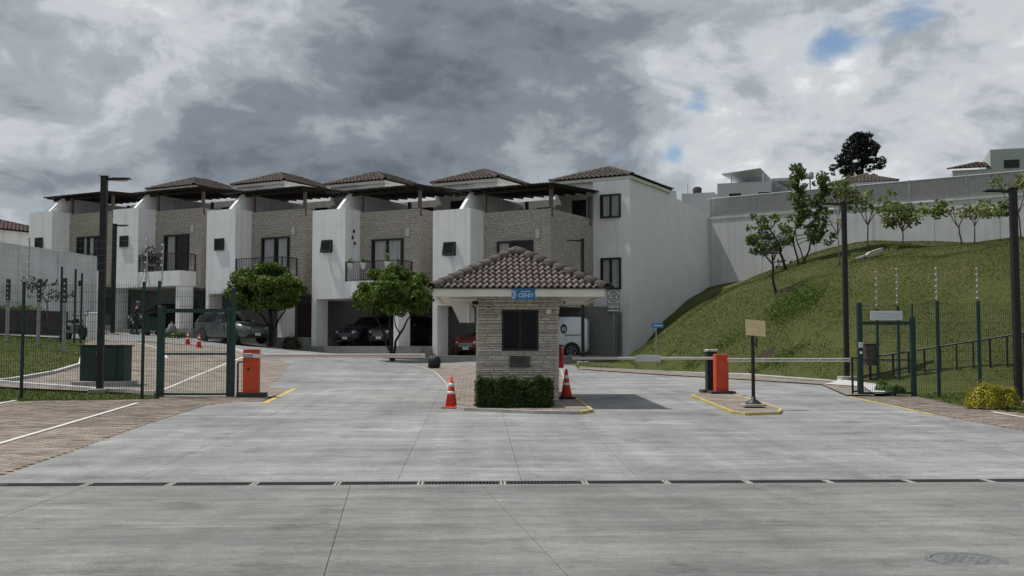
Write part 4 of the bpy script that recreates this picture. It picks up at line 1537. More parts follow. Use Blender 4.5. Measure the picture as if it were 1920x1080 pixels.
gx0, gx1 = px_x(303, FZ), px_x(437, FZ)
gate = empty('side_gate', ((gx0 + gx1) / 2, FZ, 0), 0, 'green wire mesh gate beside the orange barrier of the entry lane', 'gate')
gw = (gx1 - gx0) / 2
zg = fz((gx0 + gx1) / 2)
MB().cham(-gw - 0.10, -gw + 0.06, -0.08, 0.08, zg - 0.1, zg + 2.30, 0.008).build('post', 'green_metal', gate)
MB().cham(gw - 0.05, gw + 0.05, -0.05, 0.05, zg - 0.1, zg + 2.78, 0.008).build('post', 'green_metal', gate)
MB().cham(gw - 0.15, gw - 0.07, -0.05, 0.05, zg - 0.02, zg + 2.24, 0.006).build('leaf_frame', 'green_metal', gate)
for z, h in ((2.14, 0.10), (1.06, 0.05), (0.04, 0.05)):
    MB().box(-gw + 0.06, gw - 0.15, -0.03, 0.03, zg + z, zg + z + h).build('rail', 'green_metal', gate)
wire_panel(gate, -gw + 0.08, gw - 0.17, zg + 0.09, zg + 2.14, 0.034)
wire_panel(gate, -gw + 0.08, gw - 0.06, zg + 2.25, zg + 2.70, 0.034)
lat = px_x(452, FZ) - (gx0 + gx1) / 2
sp = empty('wire_fence', (gx1 + 0.26, FZ, 0), 0, 'short narrow green fence piece between the side gate and the orange barrier', 'fence')
for x in (-0.13, 0.06):
    MB().box(x - 0.02, x + 0.02, -0.02, 0.02, zg - 0.02, zg + 0.86).build('post', 'black_metal', sp)
MB().box(-0.13, 0.06, -0.018, 0.018, zg + 0.86, zg + 0.90).box(-0.13, 0.06, -0.018, 0.018, zg + 0.08, zg + 0.12).build('rail', 'black_metal', sp)
wire_panel(sp, -0.11, 0.04, zg + 0.12, zg + 0.86, 0.0)

# right-hand side
GZ = P(1612, 741, base_h).y
hz_ = lambda x: H(x, GZ)
g0, g1 = px_x(1612, GZ), px_x(1712, GZ)
gr = empty('side_gate', ((g0 + g1) / 2, GZ, 0), 0, 'green wire mesh pedestrian gate topped by a pale notice board below the grassy bank', 'gate')
gw = (g1 - g0) / 2
zg = hz_((g0 + g1) / 2)
MB().cham(-gw - 0.06, -gw + 0.07, -0.06, 0.06, zg - 0.1, zg + 2.42, 0.008).build('post', 'green_metal', gr)
MB().cham(gw - 0.06, gw + 0.05, -0.06, 0.06, zg - 0.1, zg + 2.05, 0.008).build('post', 'green_metal', gr)
MB().cham(gw - 0.02, gw + 0.02, -0.02, 0.02, zg + 2.05, zg + 2.40, 0.004).build('post_extension', 'green_metal', gr)
for z, h in ((1.84, 0.09), (0.90, 0.04), (0.03, 0.05)):
    MB().box(-gw + 0.07, gw - 0.06, -0.03, 0.03, zg + z, zg + z + h).build('rail', 'green_metal', gr)
wire_panel(gr, -gw + 0.09, gw - 0.08, zg + 0.08, zg + 1.84, 0.034)
wire_panel(gr, -gw + 0.09, gw - 0.03, zg + 1.93, zg + 2.38, 0.034)
MB().cham(-gw + 0.28, gw - 0.28, -0.055, -0.035, zg + 1.96, zg + 2.20, 0.004).build('notice_board', 'white_plate', gr)
MB().box(-0.35, 0.35, -0.0575, -0.0555, zg + 2.105, zg + 2.135).box(-0.32, 0.32, -0.0575, -0.0555, zg + 2.03, zg + 2.055).build('lettering', 'light_grey', gr)
MB().cham(-gw - 0.05, -gw + 0.06, -0.10, -0.061, zg + 1.24, zg + 1.38, 0.006).build('lock_box', 'light_grey', gr)
MB().cham(-gw - 0.02, -gw + 0.04, -0.085, -0.061, zg + 1.08, zg + 1.14, 0.006).build('push_button', 'white_paint', gr)
sp2 = empty('wire_fence', (g0 - 0.21, GZ, 0), 0, 'narrow black railing piece between the thin boom and the right gate', 'fence')
MB().box(-0.02, 0.02, -0.02, 0.02, zg - 0.02, zg + 1.0).build('post', 'black_metal', sp2)
MB().box(0.02, 0.14, -0.015, 0.015, zg + 0.95, zg + 0.99).box(0.02, 0.14, -0.015, 0.015, zg + 0.08, zg + 0.12).build('rail', 'black_metal', sp2)
wire_panel(sp2, 0.03, 0.13, zg + 0.12, zg + 0.95, 0.0)

fr_ = empty('wire_fence', (0, GZ, 0), 0, 'green welded wire fence with insulator masts in front of the handrail and the bank', 'fence')
RP = [g1 + 0.06] + [px_x(x, GZ) for x in (1759, 1836, 1990, 2150)]
for i, x in enumerate(RP[1:]):
    fence_post(fr_, x, 0, hz_(x), 2.45, 0.075)
    mast(fr_, x, 0, hz_(x) + 2.42, hz_(x) + 3.35, 6)
for a, b in zip(RP[:-1], RP[1:]):
    wire_panel(fr_, a + 0.02, b - 0.04, 0.02, hz_((a + b) / 2) + 2.40, 0.0, lambda x: hz_(x))
fb = empty('wire_fence', (0, 0, 0), 0, 'green fence posts with insulator masts standing behind the right gate', 'fence')
for px, py in ((1647, 712), (1686, 708)):
    p = P(px, py)
    p.z = H(p.x, p.y)
    fence_post(fb, p.x, p.y, p.z, 2.15, 0.07)
    mast(fb, p.x, p.y, p.z + 2.12, p.z + 3.35, 6)
# handrail up the ramp
hr = empty('handrail', (0, 0, 0), 0, 'long black handrail climbing the bank behind the right fence', 'handrail')
a, b = Vector(CW(10.95, 33.4)), Vector(CW(17.6, 29.3))
pts = []
n = 17
for i in range(n + 1):
    q = a + (b - a) * i / n
    z = 0.62 + 0.90 * (i / n) * 1.35
    pts.append(Vector((q.x, q.y, max(H(q.x, q.y), z - 0.15))))
top = [Vector((p.x, p.y, 1.33 + (2.62 - 1.33) * i / n)) for i, p in enumerate(pts)]
MB().tube(top, 0.028, 8).build('top_rail', 'black_metal', hr)
for i, p in enumerate(pts):
    t = top[i]
    MB().box(t.x - 0.02, t.x + 0.02, t.y - 0.02, t.y + 0.02, min(p.z, t.z - 0.6) - 0.1, t.z).build('baluster', 'black_metal', hr)
# litter bin beyond the gate
p = Q(11.05, 33.0)
bn = empty('litter_bin', p, 0.1, 'brown square litter bin on a post behind the right gate', 'litter bin')
MB().prism([(-0.19, 0.0), (0.19, 0.0), (0.22, 0.62), (-0.22, 0.62)], -0.18, 0.18, 'y').build('body', 'brown_bin', bn, fix=True)
bn.children[0].location.z = 0.42
MB().box(-0.235, 0.235, -0.20, 0.20, 1.04, 1.09).build('rim', 'black_metal', bn)
MB().tube([(0, 0, -0.1), (0, 0, 0.44)], 0.04, 8).build('post', 'black_metal', bn)

# ---- transformer cabinet behind the left fence
tp = P(198, 722, base_h)
tc_ = empty('transformer_cabinet', (tp.x, tp.y, H(tp.x, tp.y)), 0, 'dark green transformer cabinet on a concrete pad behind the left fence', 'utility cabinet')
MB().cham(-0.98, 0.90, -0.62, 0.75, -0.1, 0.13, 0.02).build('pad', 'kerb', tc_)
MB().cham(-0.76, 0.50, -0.40, 0.55, 0.13, 1.20, 0.012).build('tank', 'cabinet_green', tc_)
MB().cham(0.50, 0.74, -0.36, 0.50, 0.13, 1.20, 0.012).build('side_fins', 'cabinet_green', tc_)
MB().prism([(-0.45, 1.20), (0.60, 1.20), (0.60, 1.235), (-0.45, 1.245)], -0.80, 0.78, 'x').build('lid', 'cabinet_green', tc_, fix=True)
for x0, x1 in ((-0.73, -0.14), (-0.12, 0.47)):
    d_ = MB().cham(x0, x1, -0.42, -0.40, 0.18, 1.16, 0.004).build('door', 'cabinet_green', tc_)
    MB().box(x1 - 0.06 if x0 < -0.5 else x0 + 0.02, x1 - 0.02 if x0 < -0.5 else x0 + 0.06, -0.445, -0.42, 0.66, 0.80).build('handle', 'black_metal', d_)
MB().box(-0.20, -0.08, -0.4235, -0.4205, 0.92, 1.02).build('warning_label', 'road_yellow', tc_)

tc_.scale = (0.82, 0.82, 0.93)
# ---- lamp posts
def lamp_post(px, py, h, label, arm=1, w=0.13, azim=0.0):
    p = P(px, py)
    t = empty('lamp_post', (p.x, p.y, H(p.x, p.y)), azim, label, 'lamp post', 'square black street lamps')
    MB().cham(-0.24, 0.24, -0.24, 0.24, -0.05, 0.06, 0.015).build('footing', 'kerb', t)
    MB().cham(-w / 2, w / 2, -w / 2, w / 2, 0.05, h, 0.006).build('pole', 'black_metal', t)
    MB().cham(-w / 2 - 0.02, w / 2 + 0.02, -w / 2 - 0.02, w / 2 + 0.02, h, h + 0.03, 0.006).build('cap', 'black_metal', t)
    a = arm
    s_ = MB().box(min(0, a * 0.42), max(0, a * 0.42), -0.035, 0.035, h - 0.10, h - 0.03).build('arm', 'black_metal', t)
    hd_ = MB().prism([(a * 0.22, h - 0.10), (a * 0.24, h - 0.03), (a * 0.70, h - 0.035), (a * 0.72, h - 0.06)], -0.11, 0.11, 'y').build('lamp_head', 'black_metal', t, fix=True)
    MB().box(min(a * 0.30, a * 0.62), max(a * 0.30, a * 0.62), -0.08, 0.08, h - 0.112, h - 0.098).build('lens', 'light_grey', hd_)
    return t
lamp_post(187, 733, 5.85, 'thick black lamp post in front of the green transformer cabinet', 1, 0.16)
lamp_post(1910, 757, 5.10, 'black lamp post beside the yellow-green bush', -1, 0.15)
lamp_post(1588, 709, 5.55, 'black lamp post on the grass left of the right gate', -1, 0.14)
lamp_post(1093, 680, 5.6, 'black lamp post in front of the rear wheel of the white van', -1, 0.15)
lamp_post(211, 627, 5.8, 'black lamp post beside the dark car in the far carport', 1, 0.19)
lamp_post(336, 617, 5.35, 'black lamp post left of the silver car with two white boxes', -1, 0.17)
# ================================================================== the terrace of houses
AZ = R(28.5) + YAW                      # how far the row is turned
def hip_roof(parent, x0, x1, y0, y1, z, rise, tw=0.26, tl=0.36, mat='tile'):
    """hip roof over a rectangle: boarding, wavy tiles, hip caps"""
    w, d = x1 - x0, y1 - y0
    xm, ym = (x0 + x1) / 2, (y0 + y1) / 2
    if d >= w:
        a1, a2 = Vector((xm, y0 + w / 2, z + rise)), Vector((xm, y1 - w / 2, z + rise))
        tops = (a1, a1, a1, a2, a2, a2, a2, a1)
    else:
        a1, a2 = Vector((x0 + d / 2, ym, z + rise)), Vector((x1 - d / 2, ym, z + rise))
        tops = (a1, a2, a2, a2, a2, a1, a1, a1)
    c = [Vector((x0, y0, z)), Vector((x1, y0, z)), Vector((x1, y1, z)), Vector((x0, y1, z))]
    r = MB()
    for i in range(4):
        p, q = c[i], c[(i + 1) % 4]
        t0, t1 = tops[2 * i], tops[2 * i + 1]
        r.add([p, q, t1, t0] if (t0 - t1).length > 1e-4 else [p, q, t0], [(0, 1, 2, 3)] if (t0 - t1).length > 1e-4 else [(0, 1, 2)])
    ro = r.build('roof', mat, parent)
    for i in range(4):
        tile_plane(ro, mat, c[i], c[(i + 1) % 4], tops[2 * i], tops[2 * i + 1], tw, tl, False, amp=0.07)
    for i in range(4):
        cap_run(ro, mat, c[i], tops[2 * i], 0.42, 0.13, False, lift=0.04)
    if (a1 - a2).length > 0.1:
        cap_run(ro, mat, a1, a2, 0.42, 0.13, False, 'ridge_tile', lift=0.04)
    return ro
def railing(parent, pts, z, h, pitch=0.125):
    mb = MB()
    bars = MB()
    for a, b in zip(pts[:-1], pts[1:]):
        a, b = Vector((*a, 0)), Vector((*b, 0))
        mb.tube([a + Vector((0, 0, z + h)), b + Vector((0, 0, z + h))], 0.028, 4)
        mb.tube([a + Vector((0, 0, z + 0.06)), b + Vector((0, 0, z + 0.06))], 0.018, 4)
        n = int((b - a).length / pitch)
        for i in range(1, n):
            p = a + (b - a) * i / n
            bars.box(p.x - 0.010, p.x + 0.010, p.y - 0.010, p.y + 0.010, z + 0.06, z + h - 0.02)
    for p in pts:
        mb.box(p[0] - 0.03, p[0] + 0.03, p[1] - 0.03, p[1] + 0.03, z, z + h + 0.02)
    r_ = mb.build('railing', 'frame_black', parent)
    bars.build('bars', 'frame_black', r_)['kind'] = 'stuff'
    return r_
def house(i, X, Z, base, label, end=False):
    x, y = CW(X, Z)
    t = empty('terraced_house', (x, y, base), -AZ, label, 'house', 'terraced houses above carports')
    WALL = 'stucco'
    PW = 7.55
    xr = 7.90 if end else PW
    ZC, ZT, ZB = 2.50, 7.20, 7.12
    # driveway / carport floor and the shell
    MB().box(-0.05, PW - 0.05, -0.9, 6.5, -1.2, 0.03).build('carport_floor', 'driveway', t)
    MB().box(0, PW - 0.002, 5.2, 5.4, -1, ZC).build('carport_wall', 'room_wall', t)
    MB().box(0.0, 0.28, 0.0, 1.0, -1, ZC).build('pillar', WALL, t)
    MB().box(5.16, 5.46, 0.10, 1.15, -1, ZC).build('pillar', WALL, t)
    MB().box(0.001, 2.15, 0.0, 6.55, ZC, ZT).build('stair_tower', WALL, t)
    MB().box(2.15, 5.85, 1.30, 6.55, ZC - 0.05, ZB).build('stone_bay', 'ledge_stone', t)
    MB().box(2.15, 5.50, 0.03, 1.30, ZC + 0.01, ZC + 0.88).build('balcony', WALL, t)
    MB().box(-0.02 + 0.05, xr, 6.55, 6.8, -1, 9.05).build('wall', WALL, t) if False else None
    mw = MB().box(3.55, xr, 6.55, 12.0, -1, 9.1)
    mw.build('wall', WALL if not end else 'stucco_end', t)
    MB().box(0.0, 3.55, 6.56, 12.0, -1, 8.35).build('wall', WALL, t)
    # rear half of the building
    if end:
        MB().box(0, xr - 0.004, 12.0, 13.4, -1, 9.35).build('wall', 'stucco_end', t)
        MB().prism([(13.4, -1), (20.6, -1), (20.6, 8.55), (13.4, 8.95)], 0, xr - 0.008, 'x').build('wall', 'stucco_end', t, fix=True)
    else:
        MB().box(0, xr - 0.003, 12.0, 18.5, -1, 8.3).build('wall', WALL, t)
    if end:
        # white flank beside the stone bay and the service door at its foot
        MB().box(5.85, xr - 0.002, 6.3, 6.55, -1, 9.08).build('wall', WALL, t)
    # party wall with a raking front edge on the terrace
    MB().prism([(0.25, ZT - 0.05), (1.35, ZT + 1.02), (6.55, ZT + 1.02), (6.55, ZT - 0.05)], 1.36, 1.50, 'x').build('party_wall', WALL, t, fix=True)
    MB().add([(1.34, 0.23, ZT - 0.02), (1.52, 0.23, ZT - 0.02), (1.52, 1.33, ZT + 1.05), (1.34, 1.33, ZT + 1.05),
              (1.34, 0.31, ZT - 0.06), (1.52, 0.31, ZT - 0.06), (1.52, 1.41, ZT + 1.01), (1.34, 1.41, ZT + 1.01)],
             [(0, 1, 2, 3), (4, 7, 6, 5), (0, 3, 7, 4), (1, 5, 6, 2), (0, 4, 5, 1), (3, 2, 6, 7)]).build('coping', 'white_paint', t)
    # pergola over the terrace
    pg = MB().prism([(0.88, 8.24), (6.50, 8.56), (6.50, 8.60), (0.88, 8.28)], 0.15, 6.20, 'x').build('pergola_roof', 'timber', t, fix=True)
    for j in range(10):
        xx = 0.35 + j * 0.62
        MB().prism([(0.98, 8.16), (6.45, 8.47), (6.45, 8.57), (0.98, 8.245)], xx, xx + 0.08, 'x').build('rafter', 'timber', pg, fix=True)
    wav = MB()
    for j in range(36):
        xx = 0.17 + j * 0.166
        wav.box(xx, xx + 0.08, 0.83 + random.uniform(0, 0.05), 1.1, 8.275, 8.305)
    wav.build('roof_sheet_edge', 'timber', pg)['kind'] = 'stuff'
    MB().box(1.95, 6.1, 0.55, 0.68, 7.80, 7.95).build('beam', 'timber', t) if False else MB().box(0.4, 5.95, 1.42, 1.54, 8.05, 8.17).build('beam', 'timber', t)
    for (a, b) in ((5.72, 1.42), (2.05, 1.42), (2.05, 5.9), (5.72, 5.9)):
        MB().box(a, a + 0.15, b, b + 0.15, ZB - 0.4, 8.24).build('post', 'post_timber', t)
    # third floor openings
    MB().box(4.55, 5.35, 6.50, 6.56, 7.0, 8.2).build('terrace_door', 'frame_black', t)
    MB().box(2.45, 3.35, 6.51, 6.57, 7.35, 7.95).build('window', 'frame_black', t)
    # eaves and roof of the top floor
    ex0, ex1 = 3.42, xr + (0.12 if end else 0.16)
    MB().box(ex0, ex1, 6.30, 12.2, 9.10, 9.26).build('fascia', 'fascia', t)
    hip_roof(t, ex0 - 0.06, ex1 + 0.06, 6.24, 12.26, 9.265, 0.88)
    # balcony door, bathroom window, lamp, railing
    dn = {1: ((0.0, 0.3),), 2: ((0.05, 0.45), (0.55, 0.98)), 3: ((0.05, 0.45), (0.62, 0.95)), 4: ((0.1, 0.45),), 5: ((0.3, 0.5), (0.6, 0.75))}[i]
    MB().box(2.98, 4.92, 1.295, 1.299, ZC + 0.88, 5.62).build('door_recess', 'dark_room', t)
    framed_window(t, 2.98, 4.92, ZC + 0.88, 5.62, 1.27, 'pane', 0.09, 1, 0.07, dn, 'balcony_door') if False else None
    w = framed_window(t, 2.98, 4.92, ZC + 0.88, 5.62, 1.215, 'pane', 0.09, 1, 0.06, dn, 'balcony_door')
    MB().box(0.66, 1.34, -0.004, -0.0005, 4.92, 5.58).build('window_recess', 'dark_room', t)
    fw = framed_window(t, 0.66, 1.34, 4.92, 5.58, -0.055, 'pane', 0.075, 0, 0.03, None, 'bathroom_window')
    if i in (1, 2):         # top-hung sash pushed open
        fw.rotation_euler.x = R(-11)
        fw.location = (0, -0.055 - (-0.055) * math.cos(R(11)) - 5.58 * math.sin(R(11)) * 1.0, 5.58 - 5.58 * math.cos(R(11)) + 0.0)
        fw.location.y = -5.58 * math.sin(R(11)) + 0.0
        fw.location.z = 5.58 * (1 - math.cos(R(11)))
    lmp = MB().cham(5.10, 5.32, 1.16, 1.30, 5.70, 6.12, 0.03).build('wall_light', 'light_grey', t)
    railing(t, [(2.17, 0.08), (5.44, 0.08), (5.44, 1.28)], ZC + 0.88, 1.0)
    # carport openings in the back wall
    MB().box(0.75, 1.75, 5.14, 5.20, 0.9, 2.05).build('window', 'frame_black', t)
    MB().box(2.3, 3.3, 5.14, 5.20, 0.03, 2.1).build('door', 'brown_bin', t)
    if end:
        for (z0, z1) in ((3.42, 5.05), (7.12, 8.35)):
            MB().box(6.30, 7.42, 6.2955, 6.2995, z0, z1).build('window_recess', 'dark_room', t)
            framed_window(t, 6.30, 7.42, z0, z1, 6.225, 'pane', 0.085, 1, 0.05, ((0.05, 0.45), (0.56, 0.97)), 'window')
        MB().cham(6.78, 7.46, 6.24, 6.30, 0.0, 2.25, 0.01).build('service_door', 'galvanised', t)
        MB().box(5.5, 6.05, 6.18, 6.30, 1.95, 2.55).build('vent_grille', 'frame_black', t)
        MB().box(5.85, 7.88, 6.8, 6.81, 0, 1).build('wall', WALL, t) if False else None
    # antenna and tank on the roof slab
    MB().tube([(1.2, 12.6, 8.2), (1.2, 12.6, 9.9)], 0.02, 5).build('antenna', 'galvanised', t)
    MB().lathe([(0.5, 8.28), (0.52, 8.9), (0.30, 9.15), (0.1, 9.2)], 14, at=(2.3, 14.0, 0)).build('water_tank', 'light_grey', t, True)
    return t
HL = {1: 'end house of the terrace with a bare white side wall and stacked curtained windows',
      2: 'terraced house with flower pots hung on its balcony railing behind the right street tree',
      3: 'terraced house behind the left street tree with a white-curtained balcony door',
      4: 'terraced house with an open balcony over the dark car, left of the silver car',
      5: 'last terraced house, half hidden behind the concrete boundary wall'}
HB = {1: 1.28, 2: 1.75, 3: 2.22, 4: 2.75, 5: 3.02}
HOUSES = {}
for i in range(1, 6):
    HOUSES[i] = house(i, -3.92 - 6.64 * (i - 1), 52.6 + 3.6 * (i - 1), HB[i], HL[i], i == 1)
h2 = HOUSES[2]
def local(h, x, y, z):
    return h.matrix_basis @ Vector((x, y, z))
bpy.context.view_layer.update()
# pots on the second house's railing, ornaments on its tower
for k, x in enumerate((2.55, 3.35, 4.85)):
    t = empty('flower_pot', local(h2, x, -0.04, 3.98), -AZ, ('white railing pot hung closest to the dark wall ornaments', 'white railing pot hung between two other pots', 'white railing pot with a tall plant beside the balcony door')[k], 'flower pot', 'pots on the balcony railing')
    MB().lathe([(0.10, 0), (0.16, 0.30), (0.17, 0.32)], 12).build('pot', 'white_paint', t, True)
    r_ = np.random.default_rng(k)
    pts = [(r_.normal(0, 0.08), r_.normal(0, 0.08), 0.34 + abs(r_.normal(0, 0.12 if k < 2 else 0.35))) for _ in range(60)]
    link('plant', leaves_mesh('plant', pts, 0.06, k), 'leaf_tall', t)
for k, (v, z) in enumerate(((0.72, 6.05), (0.62, 5.72), (0.80, 5.42))):
    t = empty('wall_ornament', local(h2, 2.155, v, z), -AZ, ('topmost', 'middle', 'lowest')[k] + ' of three small dark round ornaments on the white tower wall', 'ornament', 'three dark ornaments')
    MB().lathe([(0.02, 0.0), (0.09, 0.01), (0.09, 0.03), (0.05, 0.045)], 12, axis='x').build('plate', 'black_metal', t)
    MB().tube([(0.02, 0, 0.08), (0.02, 0, 0.14)], 0.012, 5).build('hook', 'black_metal', t)

# lower house at the far end, only its roof clears the boundary wall
lx, ly = CW(-43.2, 70.5)
lh = empty('low_house', (lx, ly, 3.85), -AZ, 'lower white house with a reddish tile roof beyond the last terraced house', 'house')
MB().box(-2, 9.0, 0, 9, -1, 5.6).build('wall', 'stucco', lh)
hip_roof(lh, -2.3, 9.3, -0.3, 9.3, 5.6, 1.35, 0.30, 0.4, 'far_tile')

# boundary wall on the left
A, B = Vector(CW(-24.9, 46.5)), Vector(CW(-22.75, 58.2))
d = (B - A)
bwall = empty('boundary_wall', (A.x, A.y, 2.0), math.atan2(d.y, d.x), 'tall grey concrete boundary wall in front of the last house', 'wall')
ln = d.length
MB().box(-9, ln, -0.0, 0.22, -1.5, 4.62).build('wall', 'boundary', bwall)
MB().box(-9, ln + 0.02, -0.02, 0.24, 4.62, 4.70).build('coping', 'boundary', bwall)
for k in range(4):
    MB().box(ln - 3.2 * k - 0.32, ln - 3.2 * k - 0.02, -0.06, -0.001, -1.5, 4.61).build('pier', 'boundary', bwall)

# retaining wall on the right with its wire screen
A, B = Vector(CW(12.0, 65.6)), Vector(CW(29.5, 53.0))
d = (B - A); ln = d.length
rw = empty('retaining_wall', (A.x, A.y, 0), math.atan2(d.y, d.x), 'long stained concrete retaining wall along the top of the grass bank', 'wall')
MB().box(-0.4, ln, 0, 0.3, 1.5, 9.62).build('wall', 'retaining', rw)
MB().box(-0.4, ln, -0.04, 0.34, 9.62, 9.70).build('coping', 'retaining', rw)
for k in range(7):
    MB().box(0.3 + k * 3.3, 0.33 + k * 3.3, -0.006, -0.001, 1.5, 9.61).build('joint', 'kerb', rw)
ws = empty('wire_screen', (A.x, A.y, 9.70), math.atan2(d.y, d.x), 'dense wire screen fence standing on top of the retaining wall', 'fence')
for k in range(8):
    MB().tube([(0.2 + k * 3.0, 0.12, 0), (0.2 + k * 3.0, 0.12, 1.28)], 0.035 if k != 3 else 0.07, 6).build('post', 'galvanised', ws)
MB().tube([(0.1, 0.12, 1.22), (ln, 0.12, 1.22)], 0.028, 6).build('rail', 'light_grey', ws)
MB().tube([(0.1, 0.12, 0.06), (ln, 0.12, 0.06)], 0.022, 6).build('rail', 'galvanised', ws)
M('screen_wire', (0.30, 0.305, 0.305), 0.75, var=0.12, vscale=3, dirt=0.2)
for k in range(8):
    a_, b_ = 0.24 + k * 3.0, min(ln, 3.16 + k * 3.0)
    if b_ - a_ > 0.3:
        MB().box(a_, b_, 0.115, 0.125, 0.08, 1.20).build('screen_panel', 'screen_wire', ws)
        rb = MB()
        x = a_ + 0.05
        while x < b_:
            rb.box(x, x + 0.02, 0.10, 0.1145, 0.09, 1.19)
            x += 0.10
        rb.build('ribs', 'screen_wire', ws)['kind'] = 'stuff'

# ---- houses far behind the retaining wall
def far_box(t, p0, p1, depth, mat, name='wall'):
    """upright block whose front spans two pixel corners (bottom-left, top-right given in local metres)"""
    return MB().box(p0[0], p1[0], 0, depth, p0[1], p1[1]).build(name, mat, t)
def far_house(px, py, Z, label):
    p = AT(px, py, Z)
    return empty('far_house', (p.x, p.y, p.z), -R(20), label, 'house'), Z / F_PX
t, s_ = far_house(1345, 372, 78, 'white flat-roofed house with a tilted white canopy on its roof behind the wire screen')
far_box(t, (0, -6), (137 * s_, 28 * s_), 7, 'far_wall')
far_box(t, (100 * s_, -6), (139 * s_, 33 * s_), 6.5, 'far_wall')
for x in (22, 76):
    MB().box(x * s_, (x + 22) * s_, -0.03, 0.02, 2 * s_, 8 * s_).build('window', 'frame_black', t)
MB().add([(10 * s_, -0.6, 44 * s_), (82 * s_, -0.9, 50 * s_), (100 * s_, 3.2, 38 * s_), (38 * s_, 3.4, 32 * s_),
          (10 * s_, -0.6, 43 * s_), (82 * s_, -0.9, 49 * s_), (100 * s_, 3.2, 37 * s_), (38 * s_, 3.4, 31 * s_)],
         [(0, 1, 2, 3), (7, 6, 5, 4), (0, 4, 5, 1), (1, 5, 6, 2), (2, 6, 7, 3), (3, 7, 4, 0)]).build('canopy', 'tin_white', t)
for x, z in ((26, 43), (84, 47)):
    MB().tube([(x * s_, 0.3, 27 * s_), (x * s_, 0.3, z * s_)], 0.05, 5).build('post', 'white_paint', t)
t, s_ = far_house(1560, 352, 90, 'reddish hip tile roof showing above the wire screen under the pine')
hip_roof(t, 0, 118 * s_, 0, 6.5, 8 * s_, 22 * s_, 0.30, 0.4, 'far_tile')
far_box(t, (0.2, -7), (115 * s_, 8 * s_), 6, 'far_wall')
t, s_ = far_house(1782, 330, 74, 'greenish flat-topped house with a dark window beside a red lean-to roof')
far_box(t, (70 * s_, -6), (330 * s_, 46 * s_), 7, 'far_wall_green')
far_box(t, (4 * s_, -6), (72 * s_, 10 * s_), 7, 'far_wall')
lean = [Vector((-4 * s_, -0.3, 12 * s_)), Vector((70 * s_, -0.3, 12 * s_)), Vector((70 * s_, 3.0, 36 * s_)), Vector((56 * s_, 3.0, 36 * s_))]
rf_ = MB().add(lean, [(0, 1, 2, 3)]).build('roof', 'far_tile', t)
tile_plane(rf_, 'far_tile', lean[0], lean[1], lean[3], lean[2], 0.30, 0.4, False, amp=0.07)
cap_run(rf_, 'far_tile', lean[0], lean[3], 0.45, 0.12, False)
MB().box(93 * s_, 119 * s_, -0.05, 0.02, 10 * s_, 25 * s_).build('window', 'frame_black', t)
t, s_ = far_house(1278, 372, 82, 'pale flat roof edge with a tank between the end house and the wire screen')
far_box(t, (0, -6), (62 * s_, 9 * s_), 6, 'far_wall')
MB().lathe([(0.34, 0), (0.36, 0.5), (0.2, 0.62)], 12, at=(26 * s_, 1, 9 * s_)).build('water_tank', 'asphalt_dark', t, True)
MB().tube([(8 * s_, 1, 9 * s_), (8 * s_, 1, 30 * s_)], 0.03, 5).build('antenna', 'galvanised', t)
wt = AT(1519, 345, 80)
t = empty('water_tank', wt, 0, 'small grey water tank on a mast behind the tall slender trees', 'water tank')
MB().tube([(0, 0, -2.5), (0, 0, 0.45)], 0.06, 6).build('mast', 'galvanised', t)
MB().lathe([(0.26, 0.40), (0.28, 0.46), (0.28, 0.82), (0.2, 0.9)], 14).build('tank', 'galvanised', t, True)
# ================================================================== trees and shrubs
def limb(mb, a, b, r0, r1, bend=0.12, seed=0, n=6, seg=4):
    rnd = random.Random(seed)
    a, b = Vector(a), Vector(b)
    L_ = (b - a).length
    side = Vector((rnd.uniform(-1, 1), rnd.uniform(-1, 1), rnd.uniform(-0.3, 0.3))) * L_ * bend
    pts, rad = [], []
    for i in range(seg + 1):
        t = i / seg
        pts.append(a + (b - a) * t + side * math.sin(math.pi * t) + Vector((rnd.uniform(-1, 1), rnd.uniform(-1, 1), 0)) * 0.02 * L_ * (0 < i < seg))
        rad.append(r0 + (r1 - r0) * t)
    mb.tube(pts, rad, n)
    return pts
def tree(name, loc, label, stems, clumps, leaf, leaf_size, per, spread, bark='bark', cat='tree', group=None, seed=0, twig=True, up=0.3):
    """stems: list of (points, r0, r1); clumps: centres (x,y,z,scale) of leaf masses"""
    rnd = random.Random(seed)
    t = empty(name, loc, 0, label, cat, group)
    mb = MB()
    tips = []
    for pts, r0, r1 in stems:
        for i in range(len(pts) - 1):
            f0, f1 = i / (len(pts) - 1), (i + 1) / (len(pts) - 1)
            tips += limb(mb, pts[i], pts[i + 1], r0 + (r1 - r0) * f0, r0 + (r1 - r0) * f1, 0.06, seed * 31 + i)[1:]
    if twig:
        for c in clumps:
            q = min(tips, key=lambda p: (p - Vector(c[:3])).length + max(0, p.z - c[2]) * 2)
            limb(mb, q, c[:3], 0.022, 0.006, 0.12, rnd.randint(0, 9999), 5, 3)
    mb.build('trunk', bark, t, True)
    r = np.random.default_rng(seed)
    pts = []
    for c in clumps:
        n = int(per * c[3] ** 2)
        d = r.normal(size=(n, 3))
        d /= np.linalg.norm(d, axis=1)[:, None]
        rad = r.uniform(0.3, 1.0, n)[:, None] ** 0.6
        p = np.array(c[:3]) + d * rad * spread * c[3] * np.array([1, 1, 0.75])
        pts.append(p)
    pts = np.concatenate(pts)
    link('crown', leaves_mesh('crown', pts, leaf_size, seed + 1, up), leaf, t)
    return t
